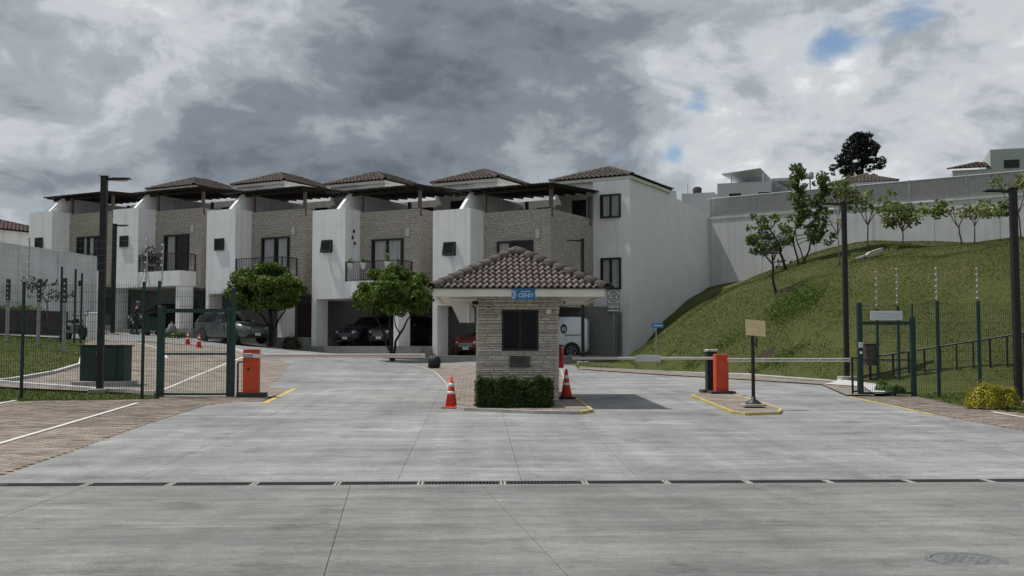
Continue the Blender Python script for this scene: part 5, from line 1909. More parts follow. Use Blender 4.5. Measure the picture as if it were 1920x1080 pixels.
def dome(rx, ry, rz, zc, n, seed, flat=0.35, inner=0.35):
    """clump centres over and inside a dome-shaped crown"""
    r = random.Random(seed)
    out = []
    while len(out) < n:
        u, v, w = r.gauss(0, 1), r.gauss(0, 1), r.gauss(0, 1)
        L_ = math.sqrt(u * u + v * v + w * w)
        u, v, w = u / L_, v / L_, w / L_
        if w < -flat:
            w = -flat * r.random()
        k = 1.0 if r.random() > inner else r.uniform(0.4, 0.9)
        k *= r.uniform(0.88, 1.10)
        out.append((u * rx * k, v * ry * k, zc + w * rz * k, r.uniform(0.7, 1.25)))
    return out
# the two street trees in front of the houses
p = P(506, 650)
tree('street_tree', p, 'dense round green tree over the nose of the silver car', [([(0, 0, -0.1), (0.05, 0, 0.9), (-0.05, 0.1, 1.9), (-0.2, 0, 2.6)], 0.11, 0.05), ([(0, 0, 0.7), (0.4, 0.1, 1.4), (0.9, 0.1, 2.2)], 0.06, 0.03), ([(0, 0, 0.9), (-0.5, 0, 1.7), (-1.1, 0.1, 2.3)], 0.06, 0.03)],
     [(c[0] - 0.25, c[1], c[2], c[3]) for c in dome(1.75, 1.5, 1.15, 2.95, 135, 4, 0.80)], 'leaf_dense', 0.085, 150, 0.36, seed=4, group='trees in front of the houses')
p = Q(-0.1125 * 49.6, 49.6)
tree('street_tree', p, 'dense round green tree with several stems in front of the carport of dark cars', [([(0, 0, -0.1), (-0.03, 0, 0.8), (-0.1, 0, 1.6), (0, 0, 2.6)], 0.09, 0.04), ([(0.1, 0, -0.1), (0.16, 0.05, 0.9), (0.55, 0.05, 1.55), (0.85, 0, 2.1)], 0.07, 0.035), ([(-0.1, 0, 0.5), (-0.5, 0.1, 1.6), (-0.9, 0, 2.3)], 0.06, 0.03), ([(0.38, 0.05, 1.3), (0.18, 0, 1.6), (0.1, 0, 2.0)], 0.035, 0.02)],
     dome(1.60, 1.45, 1.15, 3.12, 135, 9, 0.66), 'leaf_dense', 0.085, 150, 0.35, seed=9, group='trees in front of the houses')

# young trees on the bank
def fork(h, dx, seed, n=3, lean=0.0, r=0.06):
    r *= 0.68
    rnd = random.Random(seed)
    st = [([(0, 0, -0.15), (lean * 0.4, 0, h * 0.4)], r, r * 0.75)]
    for k in range(n):
        a = rnd.uniform(-1, 1) if n > 1 else 0
        a = -1 + 2 * (k + 0.5) / n + rnd.uniform(-0.2, 0.2)
        st.append(([(lean * 0.4, 0, h * 0.4), (lean * 0.6 + a * dx * 0.55, rnd.uniform(-0.2, 0.2), h * 0.68), (lean + a * dx, rnd.uniform(-0.3, 0.3), h * 0.95)], r * 0.7, r * 0.3))
    return st
def crown_box(x0, x1, z0, z1, n, seed, dy=0.6, sc=(0.7, 1.2)):
    r = random.Random(seed)
    return [(r.uniform(x0, x1), r.uniform(-dy, dy), r.uniform(z0, z1), r.uniform(*sc)) for _ in range(n)]
def hill_tree(px, py, label, build, **k):
    p = P(px, py)
    s_ = F_PX / (p.x * math.sin(YAW) + p.y * math.cos(YAW))        # pixels per metre at the trunk
    return build(p, s_, label, **k)
G = 'young trees on the bank'
p = P(1456, 545); s_ = F_PX / p.y
tree('young_tree', p, 'small dark-leaved tree low on the face of the bank', [([(0, 0, -0.2), (-0.12, 0, 0.9), (-0.05, 0, 1.7), (-0.05, 0, 2.4)], 0.06, 0.02), ([(-0.1, 0, 1.0), (-0.5, 0.1, 1.6), (-0.9, 0, 1.9)], 0.035, 0.015), ([(-0.1, 0, 1.2), (0.25, 0.1, 1.8), (0.45, 0, 2.2)], 0.035, 0.015)],
     crown_box(-1.0, 0.55, 1.0, 2.3, 20, 3, 0.4, (0.45, 0.8)) , 'leaf_olive', 0.075, 30, 0.34, seed=12, group=G)
p2 = Q(0.269 * 46.5, 46.5)
tree('young_tree', p2 + Vector((-0.9, 0.4, -0.1)), 'bushy bright green tree beside the tall slender one on the bank', [([(0.5, 0, -0.2), (0.2, 0, 0.8), (-0.2, 0, 1.6)], 0.07, 0.035)],
     crown_box(-1.15, 0.25, 0.5, 2.2, 34, 8, 0.5, (0.5, 0.9)), 'leaf_dense', 0.095, 50, 0.30, seed=15, group=G)
cl = [(0.05 + random.uniform(-1, 1) * (0.75 - 0.16 * z), random.uniform(-0.4, 0.4), 0.9 + z, 0.75) for z in [i * 0.062 for i in range(56)]]
tree('young_tree', p2, 'tallest slender tree on the bank with a pointed dark green crown', [([(0, 0, -0.2), (-0.15, 0, 0.7), (0, 0, 1.8), (0.02, 0, 4.3)], 0.05, 0.015), ([(0.25, 0, -0.2), (0.12, 0, 0.6), (-0.1, 0, 1.4)], 0.035, 0.02)],
     cl, 'leaf_tall', 0.09, 55, 0.30, seed=18, group=G)
cl = [(0.85 + random.uniform(-1, 1) * (0.50 - 0.10 * z), random.uniform(-0.3, 0.3), 0.95 + z, 0.7) for z in [i * 0.07 for i in range(44)]]
tree('young_tree', p2 + Vector((0.3, 0.3, 0)), 'second slender tree on the bank leaning away from the tallest one', [([(0, 0, -0.2), (0.3, 0, 0.6), (0.75, 0, 1.8), (0.85, 0, 3.9)], 0.055, 0.02)],
     cl, 'leaf_tall', 0.10, 45, 0.32, seed=21, group=G)
p = P(1575, 494)
tree('young_tree', p, 'nearly bare young tree with thin upright branches behind the lamp post', fork(2.9, 0.95, 5, 4, -0.2, 0.05), crown_box(-0.9, 0.6, 1.6, 3.0, 9, 7, 0.3, (0.5, 0.8)), 'leaf_young', 0.07, 16, 0.26, 'bark_pale', seed=25, group=G)
p = P(1628, 460)
tree('young_tree', p, 'forked young tree with a wide light green crown above the white stone', fork(2.2, 1.0, 6, 4, 0.0, 0.055),
     crown_box(-1.4, 1.2, 1.5, 2.35, 26, 14, 0.5) + crown_box(-1.9, -1.0, 2.2, 2.9, 9, 15, 0.3), 'leaf_young', 0.10, 26, 0.34, 'bark_pale', seed=28, group=G)
p = P(1693, 462)
tree('young_tree', p, 'low forked young tree with a rounded yellow-green crown on the bank edge', fork(1.6, 0.75, 8, 4, 0.0, 0.055),
     crown_box(-0.9, 0.9, 1.0, 1.75, 28, 24, 0.5), 'leaf_young', 0.10, 26, 0.32, 'bark_pale', seed=31, group=G)
p = Q(0.426 * 45, 45)
tree('young_tree', p, 'leaning young tree with flat leaf tufts close to its twin on the bank', fork(1.75, 0.7, 9, 3, -0.55, 0.055),
     crown_box(-1.5, -0.5, 1.25, 1.75, 14, 33, 0.4), 'leaf_young', 0.10, 24, 0.32, 'bark_pale', seed=34, group=G)
p = Q(0.4345 * 45.4, 45.4)
tree('young_tree', p, 'upright young tree with small leaf tufts right of its leaning twin', fork(1.75, 0.55, 10, 3, 0.15, 0.05),
     crown_box(-0.5, 0.9, 1.1, 1.75, 13, 39, 0.4), 'leaf_young', 0.10, 24, 0.30, 'bark_pale', seed=37, group=G)
p = Q(0.479 * 44, 44)
tree('young_tree', p, 'young tree with spaced leaf tufts behind the lamp post by the yellow bush', fork(2.4, 1.0, 11, 4, -0.2, 0.055),
     crown_box(-1.5, -0.3, 0.95, 1.4, 10, 41, 0.3) + crown_box(-1.2, 0.6, 1.9, 2.5, 13, 42, 0.3), 'leaf_young', 0.10, 24, 0.30, 'bark_pale', seed=40, group=G)
# pine far behind
p = AT(1616, 345, 105)
s_ = 105 / F_PX
r = random.Random(5)
cl = []
for k in range(150):
    z = r.uniform(0, 1)
    wid = (52 if z < 0.45 else 52 - 36 * (z - 0.45) / 0.55) * (0.75 + 0.35 * r.random())
    a = r.uniform(0, 6.28)
    q = r.random() ** 0.5
    cl.append((math.cos(a) * wid * s_ * q, math.sin(a) * wid * s_ * q, (14 + 80 * z) * s_, r.uniform(0.7, 1.2)))
cl = [c for c in cl if not (c[2] < 34 * s_ and c[0] > 4 * s_ and r.random() < 0.75)]
tree('pine_tree', p, 'dark pine with an open broad crown far behind the tile roof', [([(0, 0, -6), (-0.1, 0, 0), (0.1, 0, 2.6), (0, 0, 4.9)], 0.22, 0.05)], cl, 'needle', 0.13, 70, 0.42, seed=50)
# sparse tree inside the left fence
p = Q(-21.6, 49.5)
tree('young_tree', p + Vector((0, 0, 0.9)), 'sparse young tree with thin spreading branches in the dark planter', fork(1.5, 1.1, 13, 4, 0.0, 0.05), crown_box(-1.1, 1.2, 0.75, 1.7, 24, 44, 0.5, (0.5, 0.9)), 'leaf_olive', 0.075, 26, 0.32, 'bark_pale', seed=61)

# shrubs
def shrub(name, loc, label, rx, ry, rz, n, leaf, size, seed, group=None, cat='shrub'):
    t = empty(name, loc, 0, label, cat, group)
    r = np.random.default_rng(seed)
    d = r.normal(size=(n, 3)); d /= np.linalg.norm(d, axis=1)[:, None]
    d[:, 2] = np.abs(d[:, 2])
    k = r.uniform(0.45, 1.0, n)[:, None] ** 0.5
    k *= (1 + 0.18 * np.sin(d[:, 0] * 7 + seed) * np.cos(d[:, 1] * 6))[:, None]
    pts = d * k * np.array([rx, ry, rz]) + np.array([0, 0, 0.03])
    link('foliage', leaves_mesh('foliage', pts, size, seed, 0.3), leaf, t)
    mb = MB()
    rr = random.Random(seed)
    for i in range(6):
        a = rr.uniform(0, 6.28)
        limb(mb, (0, 0, -0.05), (math.cos(a) * rx * 0.6, math.sin(a) * ry * 0.6, rz * 0.8), 0.02, 0.006, 0.1, i, 5, 3)
    mb.build('stems', 'bark', t)
    return t
p = P(1850, 766)
shrub('bush', p, 'clipped bush with a yellow top beside the right lamp post', 0.46, 0.42, 0.56, 4200, 'leaf_yellow', 0.026, 3)
p = P(1889, 762)
shrub('bush', p, 'smaller greener yellow-tipped bush touching the foot of the right lamp post', 0.32, 0.34, 0.42, 2400, 'leaf_yellow', 0.026, 4)
p = P(1655, 735, base_h); p.z = H(p.x, p.y)
shrub('shrub', p, 'small dark leafy plant inside the right gate', 0.20, 0.2, 0.30, 260, 'leaf_tall', 0.06, 5)
p = P(1678, 738, base_h); p.z = H(p.x, p.y)
shrub('shrub', p, 'low spreading plant at the sill of the right gate', 0.30, 0.2, 0.22, 300, 'leaf_tall', 0.06, 6)
for k, (px, py, lab) in enumerate(((1160, 662, 'spiky dark plant beside the grey service door'), (1176, 658, 'taller spiky dark plant at the corner of the end house'))):
    p = P(px, py)
    t = empty('spiky_plant', p, 0, lab, 'plant', 'plants at the end house')
    mb = MB(); rr = random.Random(k + 70)
    for i in range(26):
        a = rr.uniform(0, 6.28); h = rr.uniform(0.5, 1.0) * (0.8 + 0.3 * k); q = rr.uniform(0.1, 0.4)
        b = Vector((math.cos(a) * q * 0.3, math.sin(a) * q * 0.3, 0)); e = Vector((math.cos(a) * q, math.sin(a) * q, h))
        n_ = Vector((-math.sin(a), math.cos(a), 0)) * 0.03
        mb.add([b - n_, b + n_, (b + e) / 2 + n_ * 0.9 + Vector((0, 0, 0.08)), e, (b + e) / 2 - n_ * 0.9 + Vector((0, 0, 0.08))], [(0, 1, 2, 3, 4)])
    mb.build('leaves', 'leaf_shade', t)
# planted bed with pale boulders by the right street tree
p0 = P(775, 668)
bed_ = MB()
n_ = 20
ring = [(p0.x + 1.35 * math.cos(6.283 * i / n_), p0.y + 0.8 * math.sin(6.283 * i / n_)) for i in range(n_)]
bd_o = MB().add([(x, y, H(x, y) + 0.07) for x, y in ring] + [(p0.x, p0.y, p0.z + 0.13)], [(i, (i + 1) % n_, n_) for i in range(n_)]).build('planting_bed', 'soil')
bd_o['kind'] = 'structure'
def boulder(loc, r_, label, seed, mat='stone_white', group=None):
    bm = bmesh.new()
    bmesh.ops.create_icosphere(bm, subdivisions=2, radius=r_)
    rr = random.Random(seed)
    ph = [rr.uniform(0, 6) for _ in range(4)]
    for v in bm.verts:
        k = 1 + 0.16 * math.sin(v.co.x * 5 / r_ + ph[0]) + 0.12 * math.sin(v.co.y * 4 / r_ + ph[1]) + 0.1 * math.cos(v.co.z * 6 / r_ + ph[2])
        v.co = Vector((v.co.x * k * 1.2, v.co.y * k * 0.9, v.co.z * k * 0.75))
    me = bpy.data.meshes.new('boulder'); bm.to_mesh(me); bm.free()
    o = link('boulder', me, mat)
    o.location = loc
    return tag(o, label, 'boulder', group)
p = P(787, 662); boulder(p + Vector((0, 0, 0.22)), 0.33, 'pale rough boulder in the planting bed near the red car', 3)
p = P(757, 660); boulder(p + Vector((0, 0, 0.12)), 0.20, 'smaller grey stone at the foot of the right street tree', 6)
for k, (px, py, lab) in enumerate(((766, 660, 'dusty grey-green plant between the boulder and the right street tree'), (752, 655, 'dusty grey-green plant against the white carport pillar'), (800, 664, 'low dry plant beside the pale boulder'))):
    shrub('shrub', P(px, py), lab, 0.34, 0.3, 0.55 if k < 2 else 0.3, 420, 'leaf_olive', 0.06, 80 + k, 'plants in the bed')
p = P(547, 655)
shrub('shrub', p, 'very dark low shrub between the left street tree and the carport', 0.55, 0.4, 0.7, 700, 'leaf_shade', 0.07, 90)
p = P(330, 634)
shrub('shrub', p, 'low green plants behind the rear bumper of the silver car', 0.9, 0.35, 0.32, 700, 'leaf_dense', 0.06, 91)
# worn bare spots and planting holes on the bank
def bare(px, py, rx, ry, seed):
    p = P(px, py)
    rr = random.Random(seed)
    k = [rr.uniform(0.7, 1.25) for _ in range(14)]
    ring = [(p.x + rx * k[i] * math.cos(6.283 * i / 14), p.y + ry * k[i] * math.sin(6.283 * i / 14)) for i in range(14)]
    o = MB().add([(x, y, H(x, y) - 0.055) for x, y in ring] + [(p.x, p.y, p.z - 0.02)], [(i, (i + 1) % 14, 14) for i in range(14)]).build('bare_soil', 'soil')
    o['kind'] = 'structure'
for k, (px, py, rx, ry) in enumerate(((1470, 544, 0.42, 0.35), (1438, 660, 0.36, 0.25))):
    bare(px, py, rx, ry, k)
rr = np.random.default_rng(9)
lush = []
for (px, py, rx, ry, n) in ((1490, 566, 1.0, 1.0, 5000), (1300, 680, 2.5, 0.5, 1800), (1420, 695, 2.2, 0.5, 1800), (1640, 470, 1.2, 0.9, 700)):
    c = P(px, py)
    for _ in range(n):
        x, y = c.x + rr.normal(0, rx * 0.5), c.y + rr.normal(0, ry * 0.5)
        lush.append((x, y, H(x, y) + rr.uniform(-0.06, 0.01)))
o = link('grass_tufts', leaves_mesh('grass_tufts', lush, 0.05, 8, 0.0, 0.5, 0.25), 'leaf_dense')
tag(o, 'lusher bright green tufts scattered over the grass bank', 'grass', None, 'stuff')
# pale slab lying on the bank
p = P(1636, 480)
st_ = empty('pale_slab', p + Vector((0, 0, 0.05)), 0.2, 'broken white slab lying on the upper grass of the bank', 'slab')
MB().prism([(-0.40, -0.08), (-0.15, 0.12), (0.42, 0.30), (0.48, 0.20), (0.10, -0.02), (-0.30, -0.16)], -0.12, 0.12, 'y').build('piece', 'stone_white', st_, fix=True)
p = P(1612, 485)
MB().prism([(-0.25, -0.05), (0.2, 0.10), (0.24, 0.05), (-0.2, -0.12)], -0.08, 0.08, 'y').build('chip', 'stone_white', st_, fix=True).location = (-0.62, -0.1, -0.12)

# ================================================================== vehicles
paint('paint_silver', (0.105, 0.112, 0.118))
paint('paint_dark_blue', (0.010, 0.013, 0.028))
paint('paint_black', (0.008, 0.008, 0.009))
paint('paint_red', (0.20, 0.010, 0.010), metal=0.1)
paint('paint_white', (0.62, 0.66, 0.70), metal=0.0, coat=0.3)
M('chrome', (0.55, 0.56, 0.57), 0.2, metal=1.0)
M('headlamp', (0.45, 0.47, 0.49), 0.12, metal=0.3)
M('rim', (0.40, 0.41, 0.42), 0.35, metal=0.7)
M('plastic', (0.018, 0.018, 0.019), 0.7)
CARS = {
    # x, z_bottom, z_belt, z_roof, half width, half roof width, kind (h hood / g glass sides / p pillar-only)
    'suv': dict(st=[(2.22, 0.42, 0.70, 0.74, 0.62, 0.50), (2.10, 0.26, 0.84, 0.90, 0.82, 0.66), (1.75, 0.24, 0.96, 1.00, 0.90, 0.74), (1.00, 0.24, 1.02, 1.08, 0.91, 0.76),
                    (0.80, 0.24, 1.03, 1.12, 0.91, 0.72), (0.10, 0.24, 1.04, 1.58, 0.91, 0.64), (-0.60, 0.24, 1.05, 1.64, 0.91, 0.65), (-1.50, 0.24, 1.07, 1.62, 0.91, 0.64), (-1.95, 0.26, 1.10, 1.54, 0.89, 0.62), (-2.20, 0.36, 1.06, 1.12, 0.82, 0.66), (-2.26, 0.50, 0.80, 0.84, 0.70, 0.60)],
                ws=(4, 5), sides=((4, 8),), rear=(8, 9), wheels=(1.38, -1.36), r=0.36),
    'hatch': dict(st=[(2.08, 0.40, 0.62, 0.66, 0.60, 0.46), (1.96, 0.22, 0.74, 0.78, 0.80, 0.60), (1.60, 0.20, 0.86, 0.91, 0.86, 0.70), (0.85, 0.20, 0.93, 1.00, 0.87, 0.72),
                      (0.62, 0.20, 0.94, 1.04, 0.87, 0.68), (-0.15, 0.20, 0.96, 1.40, 0.87, 0.60), (-0.80, 0.20, 0.98, 1.45, 0.87, 0.61), (-1.55, 0.20, 1.02, 1.40, 0.86, 0.59), (-1.85, 0.24, 1.03, 1.28, 0.84, 0.58), (-2.05, 0.34, 0.96, 1.00, 0.78, 0.64), (-2.10, 0.45, 0.70, 0.74, 0.66, 0.56)],
                  ws=(4, 5), sides=((4, 8),), rear=(8, 9), wheels=(1.30, -1.30), r=0.33),
    'van': dict(st=[(2.15, 0.42, 0.80, 0.84, 0.66, 0.50), (2.02, 0.26, 0.96, 1.02, 0.84, 0.66), (1.70, 0.24, 1.08, 1.16, 0.90, 0.74), (1.45, 0.24, 1.10, 1.22, 0.90, 0.74),
                    (0.75, 0.24, 1.12, 1.88, 0.90, 0.72), (0.10, 0.24, 1.14, 2.00, 0.90, 0.74), (-1.00, 0.24, 1.14, 2.02, 0.90, 0.75), (-1.90, 0.24, 1.14, 2.00, 0.90, 0.75), (-2.10, 0.28, 1.12, 1.92, 0.88, 0.73), (-2.17, 0.40, 1.0, 1.80, 0.84, 0.70)],
                ws=(3, 4), sides=((3, 5),), rear=None, wheels=(1.42, -1.42), r=0.34)}
def vehicle(name, kind, loc, rz, label, paint_, cat='car', group=None, chrome=True, door_line=True):
    D = CARS[kind]
    st = D['st']
    t = empty(name, loc, rz, label, cat, group)
    def prof(s_):
        x, zb, zl, zr, w, wr = s_
        return [(x, 0, zb), (x, 0.86 * w, zb), (x, w, zb + 0.13), (x, w * 1.005, (zb + zl) / 2 + 0.06), (x, 0.965 * w, zl), (x, wr, zr - 0.05), (x, 0.78 * wr, zr), (x, 0, zr + 0.018)]
    rings = []
    for s_ in st:
        h = prof(s_)
        rings.append(h + [(x, -y, z) for (x, y, z) in reversed(h[1:-1])])
    n = len(rings[0])
    body, glass_ = MB(), MB()
    vs = [v for r_ in rings for v in r_]
    body.v = list(vs); glass_.v = list(vs)
    side_i = (4, 9)                         # ring edges between belt and roof rail on either side
    top_i = (5, 6, 7, 8)
    for i in range(len(st) - 1):
        for k in range(n):
            f = (i * n + k, i * n + (k + 1) % n, (i + 1) * n + (k + 1) % n, (i + 1) * n + k)
            g_ = False
            if k in side_i and any(a <= i < b for a, b in D['sides']): g_ = True
            if k in top_i and (i, i + 1) == D['ws']: g_ = True
            if k in top_i and D['rear'] and (i, i + 1) == D['rear']: g_ = True
            (glass_ if g_ else body).f.append(f)
    body.f.append(tuple(range(n))); body.f.append(tuple(reversed(range((len(st) - 1) * n, len(st) * n))))
    b_ = body.build('body', paint_, t, True, True)
    glass_.build('windows', 'car_glass', t, False, True)
    wmax = max(s_[4] for s_ in st)
    # pillars between the side windows
    for a, b in D['sides']:
        xs = [st[a][0] - 0.75 * (st[a][0] - st[b][0]) * q for q in (0.48,)] if kind != 'van' else []
        for xp in xs:
            s0 = min(st, key=lambda s_: abs(s_[0] - xp))
            for y in (-1, 1):
                MB().add([(xp - 0.05, y * 0.972 * s0[4], s0[2]), (xp + 0.05, y * 0.972 * s0[4], s0[2]), (xp + 0.05, y * (s0[5] + 0.012), s0[3] - 0.04), (xp - 0.05, y * (s0[5] + 0.012), s0[3] - 0.04)], [(0, 1, 2, 3)]).build('pillar', 'plastic', t)
    R_ = D['r']
    for xw in D['wheels']:
        for y in (-1, 1):
            MB().lathe([(R_ + 0.07, y * (wmax - 0.10)), (R_ + 0.07, y * (wmax + 0.006))], 28, at=(xw, 0, R_ + 0.02), axis='y').build('wheel_arch', 'plastic', t)
            wh = empty('wheel', (xw, y * wmax, R_), 0)
            wh.parent = t
            MB().lathe([(R_ * 0.62, y * -0.20), (R_ * 0.96, y * -0.20), (R_, y * -0.16), (R_, y * -0.02), (R_ * 0.95, y * 0.014), (R_ * 0.66, y * 0.014)], 28, axis='y').build('tyre', 'black_rubber', wh, True)
            rim = MB().lathe([(R_ * 0.66, y * -0.06), (R_ * 0.66, y * 0.016), (R_ * 0.58, y * 0.012), (R_ * 0.54, y * -0.03)], 28, axis='y')
            for k in range(5):
                a = k * 2 * math.pi / 5
                rim.box(0.03, R_ * 0.60, min(y * -0.02, y * 0.014), max(y * -0.02, y * 0.014), -0.028, 0.028, Matrix.Rotation(a, 3, 'Y'))
            rim.build('rim', 'rim', wh)
    xf = st[0][0]
    f1 = st[1]
    for y in (-1, 1):
        zc = f1[2] - 0.10
        MB().prism([(xf - 0.30, y * (f1[4] + 0.005)), (xf - 0.02, y * (f1[4] - 0.20)), (xf + 0.012, y * (f1[4] - 0.36)), (xf - 0.05, y * (f1[4] - 0.34)), (xf - 0.22, y * (f1[4] - 0.06))], zc - 0.07, zc + 0.07, 'z').build('headlight', 'headlamp', t, fix=True)
        MB().cham(D['ws'] and st[D['ws'][0]][0] - 0.42, st[D['ws'][0]][0] - 0.24, min(y * 0.93, y * 1.10), max(y * 0.93, y * 1.10), st[4][2] + 0.02, st[4][2] + 0.16, 0.03).build('mirror', paint_, t)
        MB().box(st[-1][0] + 0.0, st[-1][0] + 0.12, min(y * 0.56, y * 0.74), max(y * 0.56, y * 0.74), 0.78, 1.0).build('tail_light', 'ext_red', t)
    gz = st[0][2]
    MB().box(xf - 0.04, xf + 0.012, -0.42, 0.42, gz - 0.20, gz + 0.02).build('grille', 'plastic', t)
    if chrome:
        for k in range(3):
            MB().box(xf + 0.012, xf + 0.022, -0.40, 0.40, gz - 0.17 + k * 0.065, gz - 0.145 + k * 0.065).build('grille_bar', 'chrome', t)
    MB().box(xf - 0.10, xf + 0.015, -0.60, 0.60, 0.28, 0.40).build('lower_intake', 'plastic', t)
    MB().box(xf + 0.015, xf + 0.028, -0.17, 0.17, gz - 0.33, gz - 0.20).build('number_plate', 'white_plate', t)
    if door_line:
        for xd in (st[5][0] + 0.35, st[5][0] - 0.62, st[5][0] - 1.5):
            for y in (-1, 1):
                MB().box(xd - 0.008, xd + 0.008, min(y * wmax, y * (wmax + 0.0065)), max(y * wmax, y * (wmax + 0.0065)), 0.42, 0.98).build('door_seam', 'plastic', t)
        for xd in (st[5][0] - 0.45, st[5][0] - 1.35):
            for y in (-1, 1):
                MB().box(xd - 0.10, xd + 0.10, min(y * (wmax - 0.02), y * (wmax + 0.012)), max(y * (wmax - 0.02), y * (wmax + 0.012)), 0.86, 0.90).build('door_handle', paint_, t)
    return t
def cam_heading(hx, hz):
    a, b = CW(hx, hz)
    return math.atan2(b, a)
OUT = math.atan2(-math.cos(AZ), -math.sin(AZ))             # nose of a car backed into a carport
def in_carport(h, u, v, dz=0.03):
    p = local(HOUSES[h], u, v, dz)
    return p
# silver car on the road
mid = P(407, 643)
hx, hz = math.cos(R(40)), -math.sin(R(40))
a, b = CW(-hz * 0 + 0.64 * 0.9, 0.77 * 0.9)
sil = vehicle('parked_car', 'suv', mid + Vector((a, b, 0)), cam_heading(hx, hz), 'silver-grey estate car parked across the road under the left street tree', 'paint_silver')
for y in (-1, 1):
    MB().box(-1.85, 0.15, min(y * 0.885, y * 0.90), max(y * 0.885, y * 0.90), 1.045, 1.085).build('chrome_strip', 'chrome', sil)
    MB().box(-1.6, 0.0, min(y * 0.58, y * 0.61), max(y * 0.58, y * 0.61), 1.63, 1.665).build('roof_rail', 'chrome', sil)
vehicle('parked_car', 'suv', in_carport(2, 1.48, 3.15), OUT, 'dark blue car with a chrome grille in the carport behind the right street tree', 'paint_dark_blue', 'car', 'cars parked in the carports')
vehicle('parked_car', 'suv', in_carport(2, 3.95, 2.75), OUT, 'black off-road car close to the trunk of the right street tree', 'paint_black', 'car', 'cars parked in the carports')
vehicle('parked_car', 'hatch', in_carport(1, 1.42, 2.9), OUT, 'red car in the end carport half hidden by the booth', 'paint_red', 'car', 'cars parked in the carports')
vehicle('parked_car', 'suv', in_carport(4, 1.8, 2.4), OUT, 'black car in the far carport behind the person', 'paint_black', 'car', 'cars parked in the carports')
vw = P(1074, 674)
hx, hz = -math.cos(R(8)), math.sin(R(8))
a, b = CW(hx * 1.42, hz * 1.42)
a2, b2 = CW(0.12 * 0.9, 0.95 * 0.9)
vwp = vw + Vector((a + a2, b + b2 + 0.35, 0.02))
van = vehicle('delivery_van', 'van', Vector((vwp.x, vwp.y, H(vwp.x, vwp.y) + 0.04)), cam_heading(hx, hz), 'white delivery van with a dark oval emblem parked behind the booth', 'paint_white', 'van', None, True, False)
y = 0.90
MB().box(-1.05, 0.9, y + 0.004, y + 0.022, 0.56, 0.62).build('rub_strip', 'plastic', van)
MB().box(-1.85, -1.05, y * 0.985, y + 0.012, 1.10, 1.13).build('door_rail', 'plastic', van)
MB().box(-0.45, -0.25, y * 0.98, y + 0.02, 0.92, 0.97).build('door_handle', 'plastic', van)
for xd in (0.55, -0.20, -1.15):
    MB().box(xd - 0.006, xd + 0.006, y, y + 0.0065, 0.40, 1.12).build('door_seam', 'plastic', van)
# emblem lies on the tilted upper panel
em = MB()
K = 26
def panel(u, z):
    """point on the van's left upper side at length u and height z"""
    t_ = (z - 1.14) / (1.97 - 1.14)
    return (u, 0.965 * 0.90 + (0.75 - 0.965 * 0.90) * t_ + 0.006, z)
ov = [panel(-1.02 + 0.17 * math.cos(6.283 * i / K), 1.42 + 0.24 * math.sin(6.283 * i / K)) for i in range(K)]
em.add(ov, [tuple(range(K))])
M('navy', (0.02, 0.025, 0.05), 0.5)
em.build('emblem', 'navy', van, fix=True)
lt = MB()
for (u, z, du, dz) in ((-1.10, 1.40, 0.02, 0.10), (-1.05, 1.40, 0.02, 0.10), (-0.99, 1.40, 0.02, 0.10), (-0.94, 1.40, 0.02, 0.10), (-1.02, 1.44, 0.09, 0.015), (-1.02, 1.36, 0.07, 0.015)):
    q = [panel(u - du, z - dz), panel(u + du * 0.2, z - dz), panel(u + du, z + dz), panel(u - du * 0.2, z + dz)]
    lt.add([(x, yy + 0.004, zz) for x, yy, zz in q], [(0, 1, 2, 3)])
lt.build('emblem_strokes', 'white_plate', van, fix=True)

# motorcycle by the planter
p = P(141, 637)
mc = empty('motorcycle', (p.x, p.y, H(p.x, p.y)), cam_heading(0.75, -0.66), 'black motorcycle parked against the white pillar near the dark planter', 'motorcycle')
for x in (-0.65, 0.68):
    w = empty('wheel', (x, 0, 0.31), 0); w.parent = mc
    MB().lathe([(0.22, -0.05), (0.29, -0.055), (0.31, 0), (0.29, 0.055), (0.22, 0.05)], 24, axis='y').build('tyre', 'black_rubber', w, True)
    rm = MB().lathe([(0.225, -0.03), (0.235, 0.0), (0.225, 0.03)], 24, axis='y')
    for k in range(6):
        rm.box(0.02, 0.22, -0.012, 0.012, -0.012, 0.012, Matrix.Rotation(k * math.pi / 3, 3, 'Y'))
    rm.build('rim', 'rim', w)
MB().tube([(0.68, 0.07, 0.31), (0.50, 0.07, 0.85), (0.44, 0.06, 1.0)], 0.025, 6).tube([(0.68, -0.07, 0.31), (0.50, -0.07, 0.85), (0.44, -0.06, 1.0)], 0.025, 6).build('fork', 'chrome', mc)
MB().tube([(0.38, -0.36, 1.06), (0.44, -0.2, 1.04), (0.46, 0.2, 1.04), (0.38, 0.36, 1.06)], 0.016, 6).build('handlebar', 'black_metal', mc)
MB().prism([(0.40, 0.72), (0.36, 0.90), (0.12, 0.94), (-0.08, 0.80), (-0.05, 0.70)], -0.14, 0.14, 'y').build('fuel_tank', 'paint_black', mc, fix=True)
MB().prism([(-0.05, 0.76), (-0.10, 0.83), (-0.75, 0.90), (-0.82, 0.84), (-0.3, 0.74)], -0.12, 0.12, 'y').build('seat', 'bag_black', mc, fix=True)
MB().box(-0.20, 0.28, -0.13, 0.13, 0.28, 0.66).build('engine', 'iron', mc)
MB().tube([(-0.65, 0.1, 0.31), (-0.1, 0.1, 0.40)], 0.025, 6).tube([(-0.1, -0.12, 0.32), (-0.8, -0.15, 0.40)], 0.04, 8).build('exhaust', 'chrome', mc)
MB().lathe([(0.03, 0.42), (0.09, 0.50), (0.09, 0.54)], 14, at=(0.06, 0, 0.93), axis='x').build('headlight', 'headlamp', mc, True)
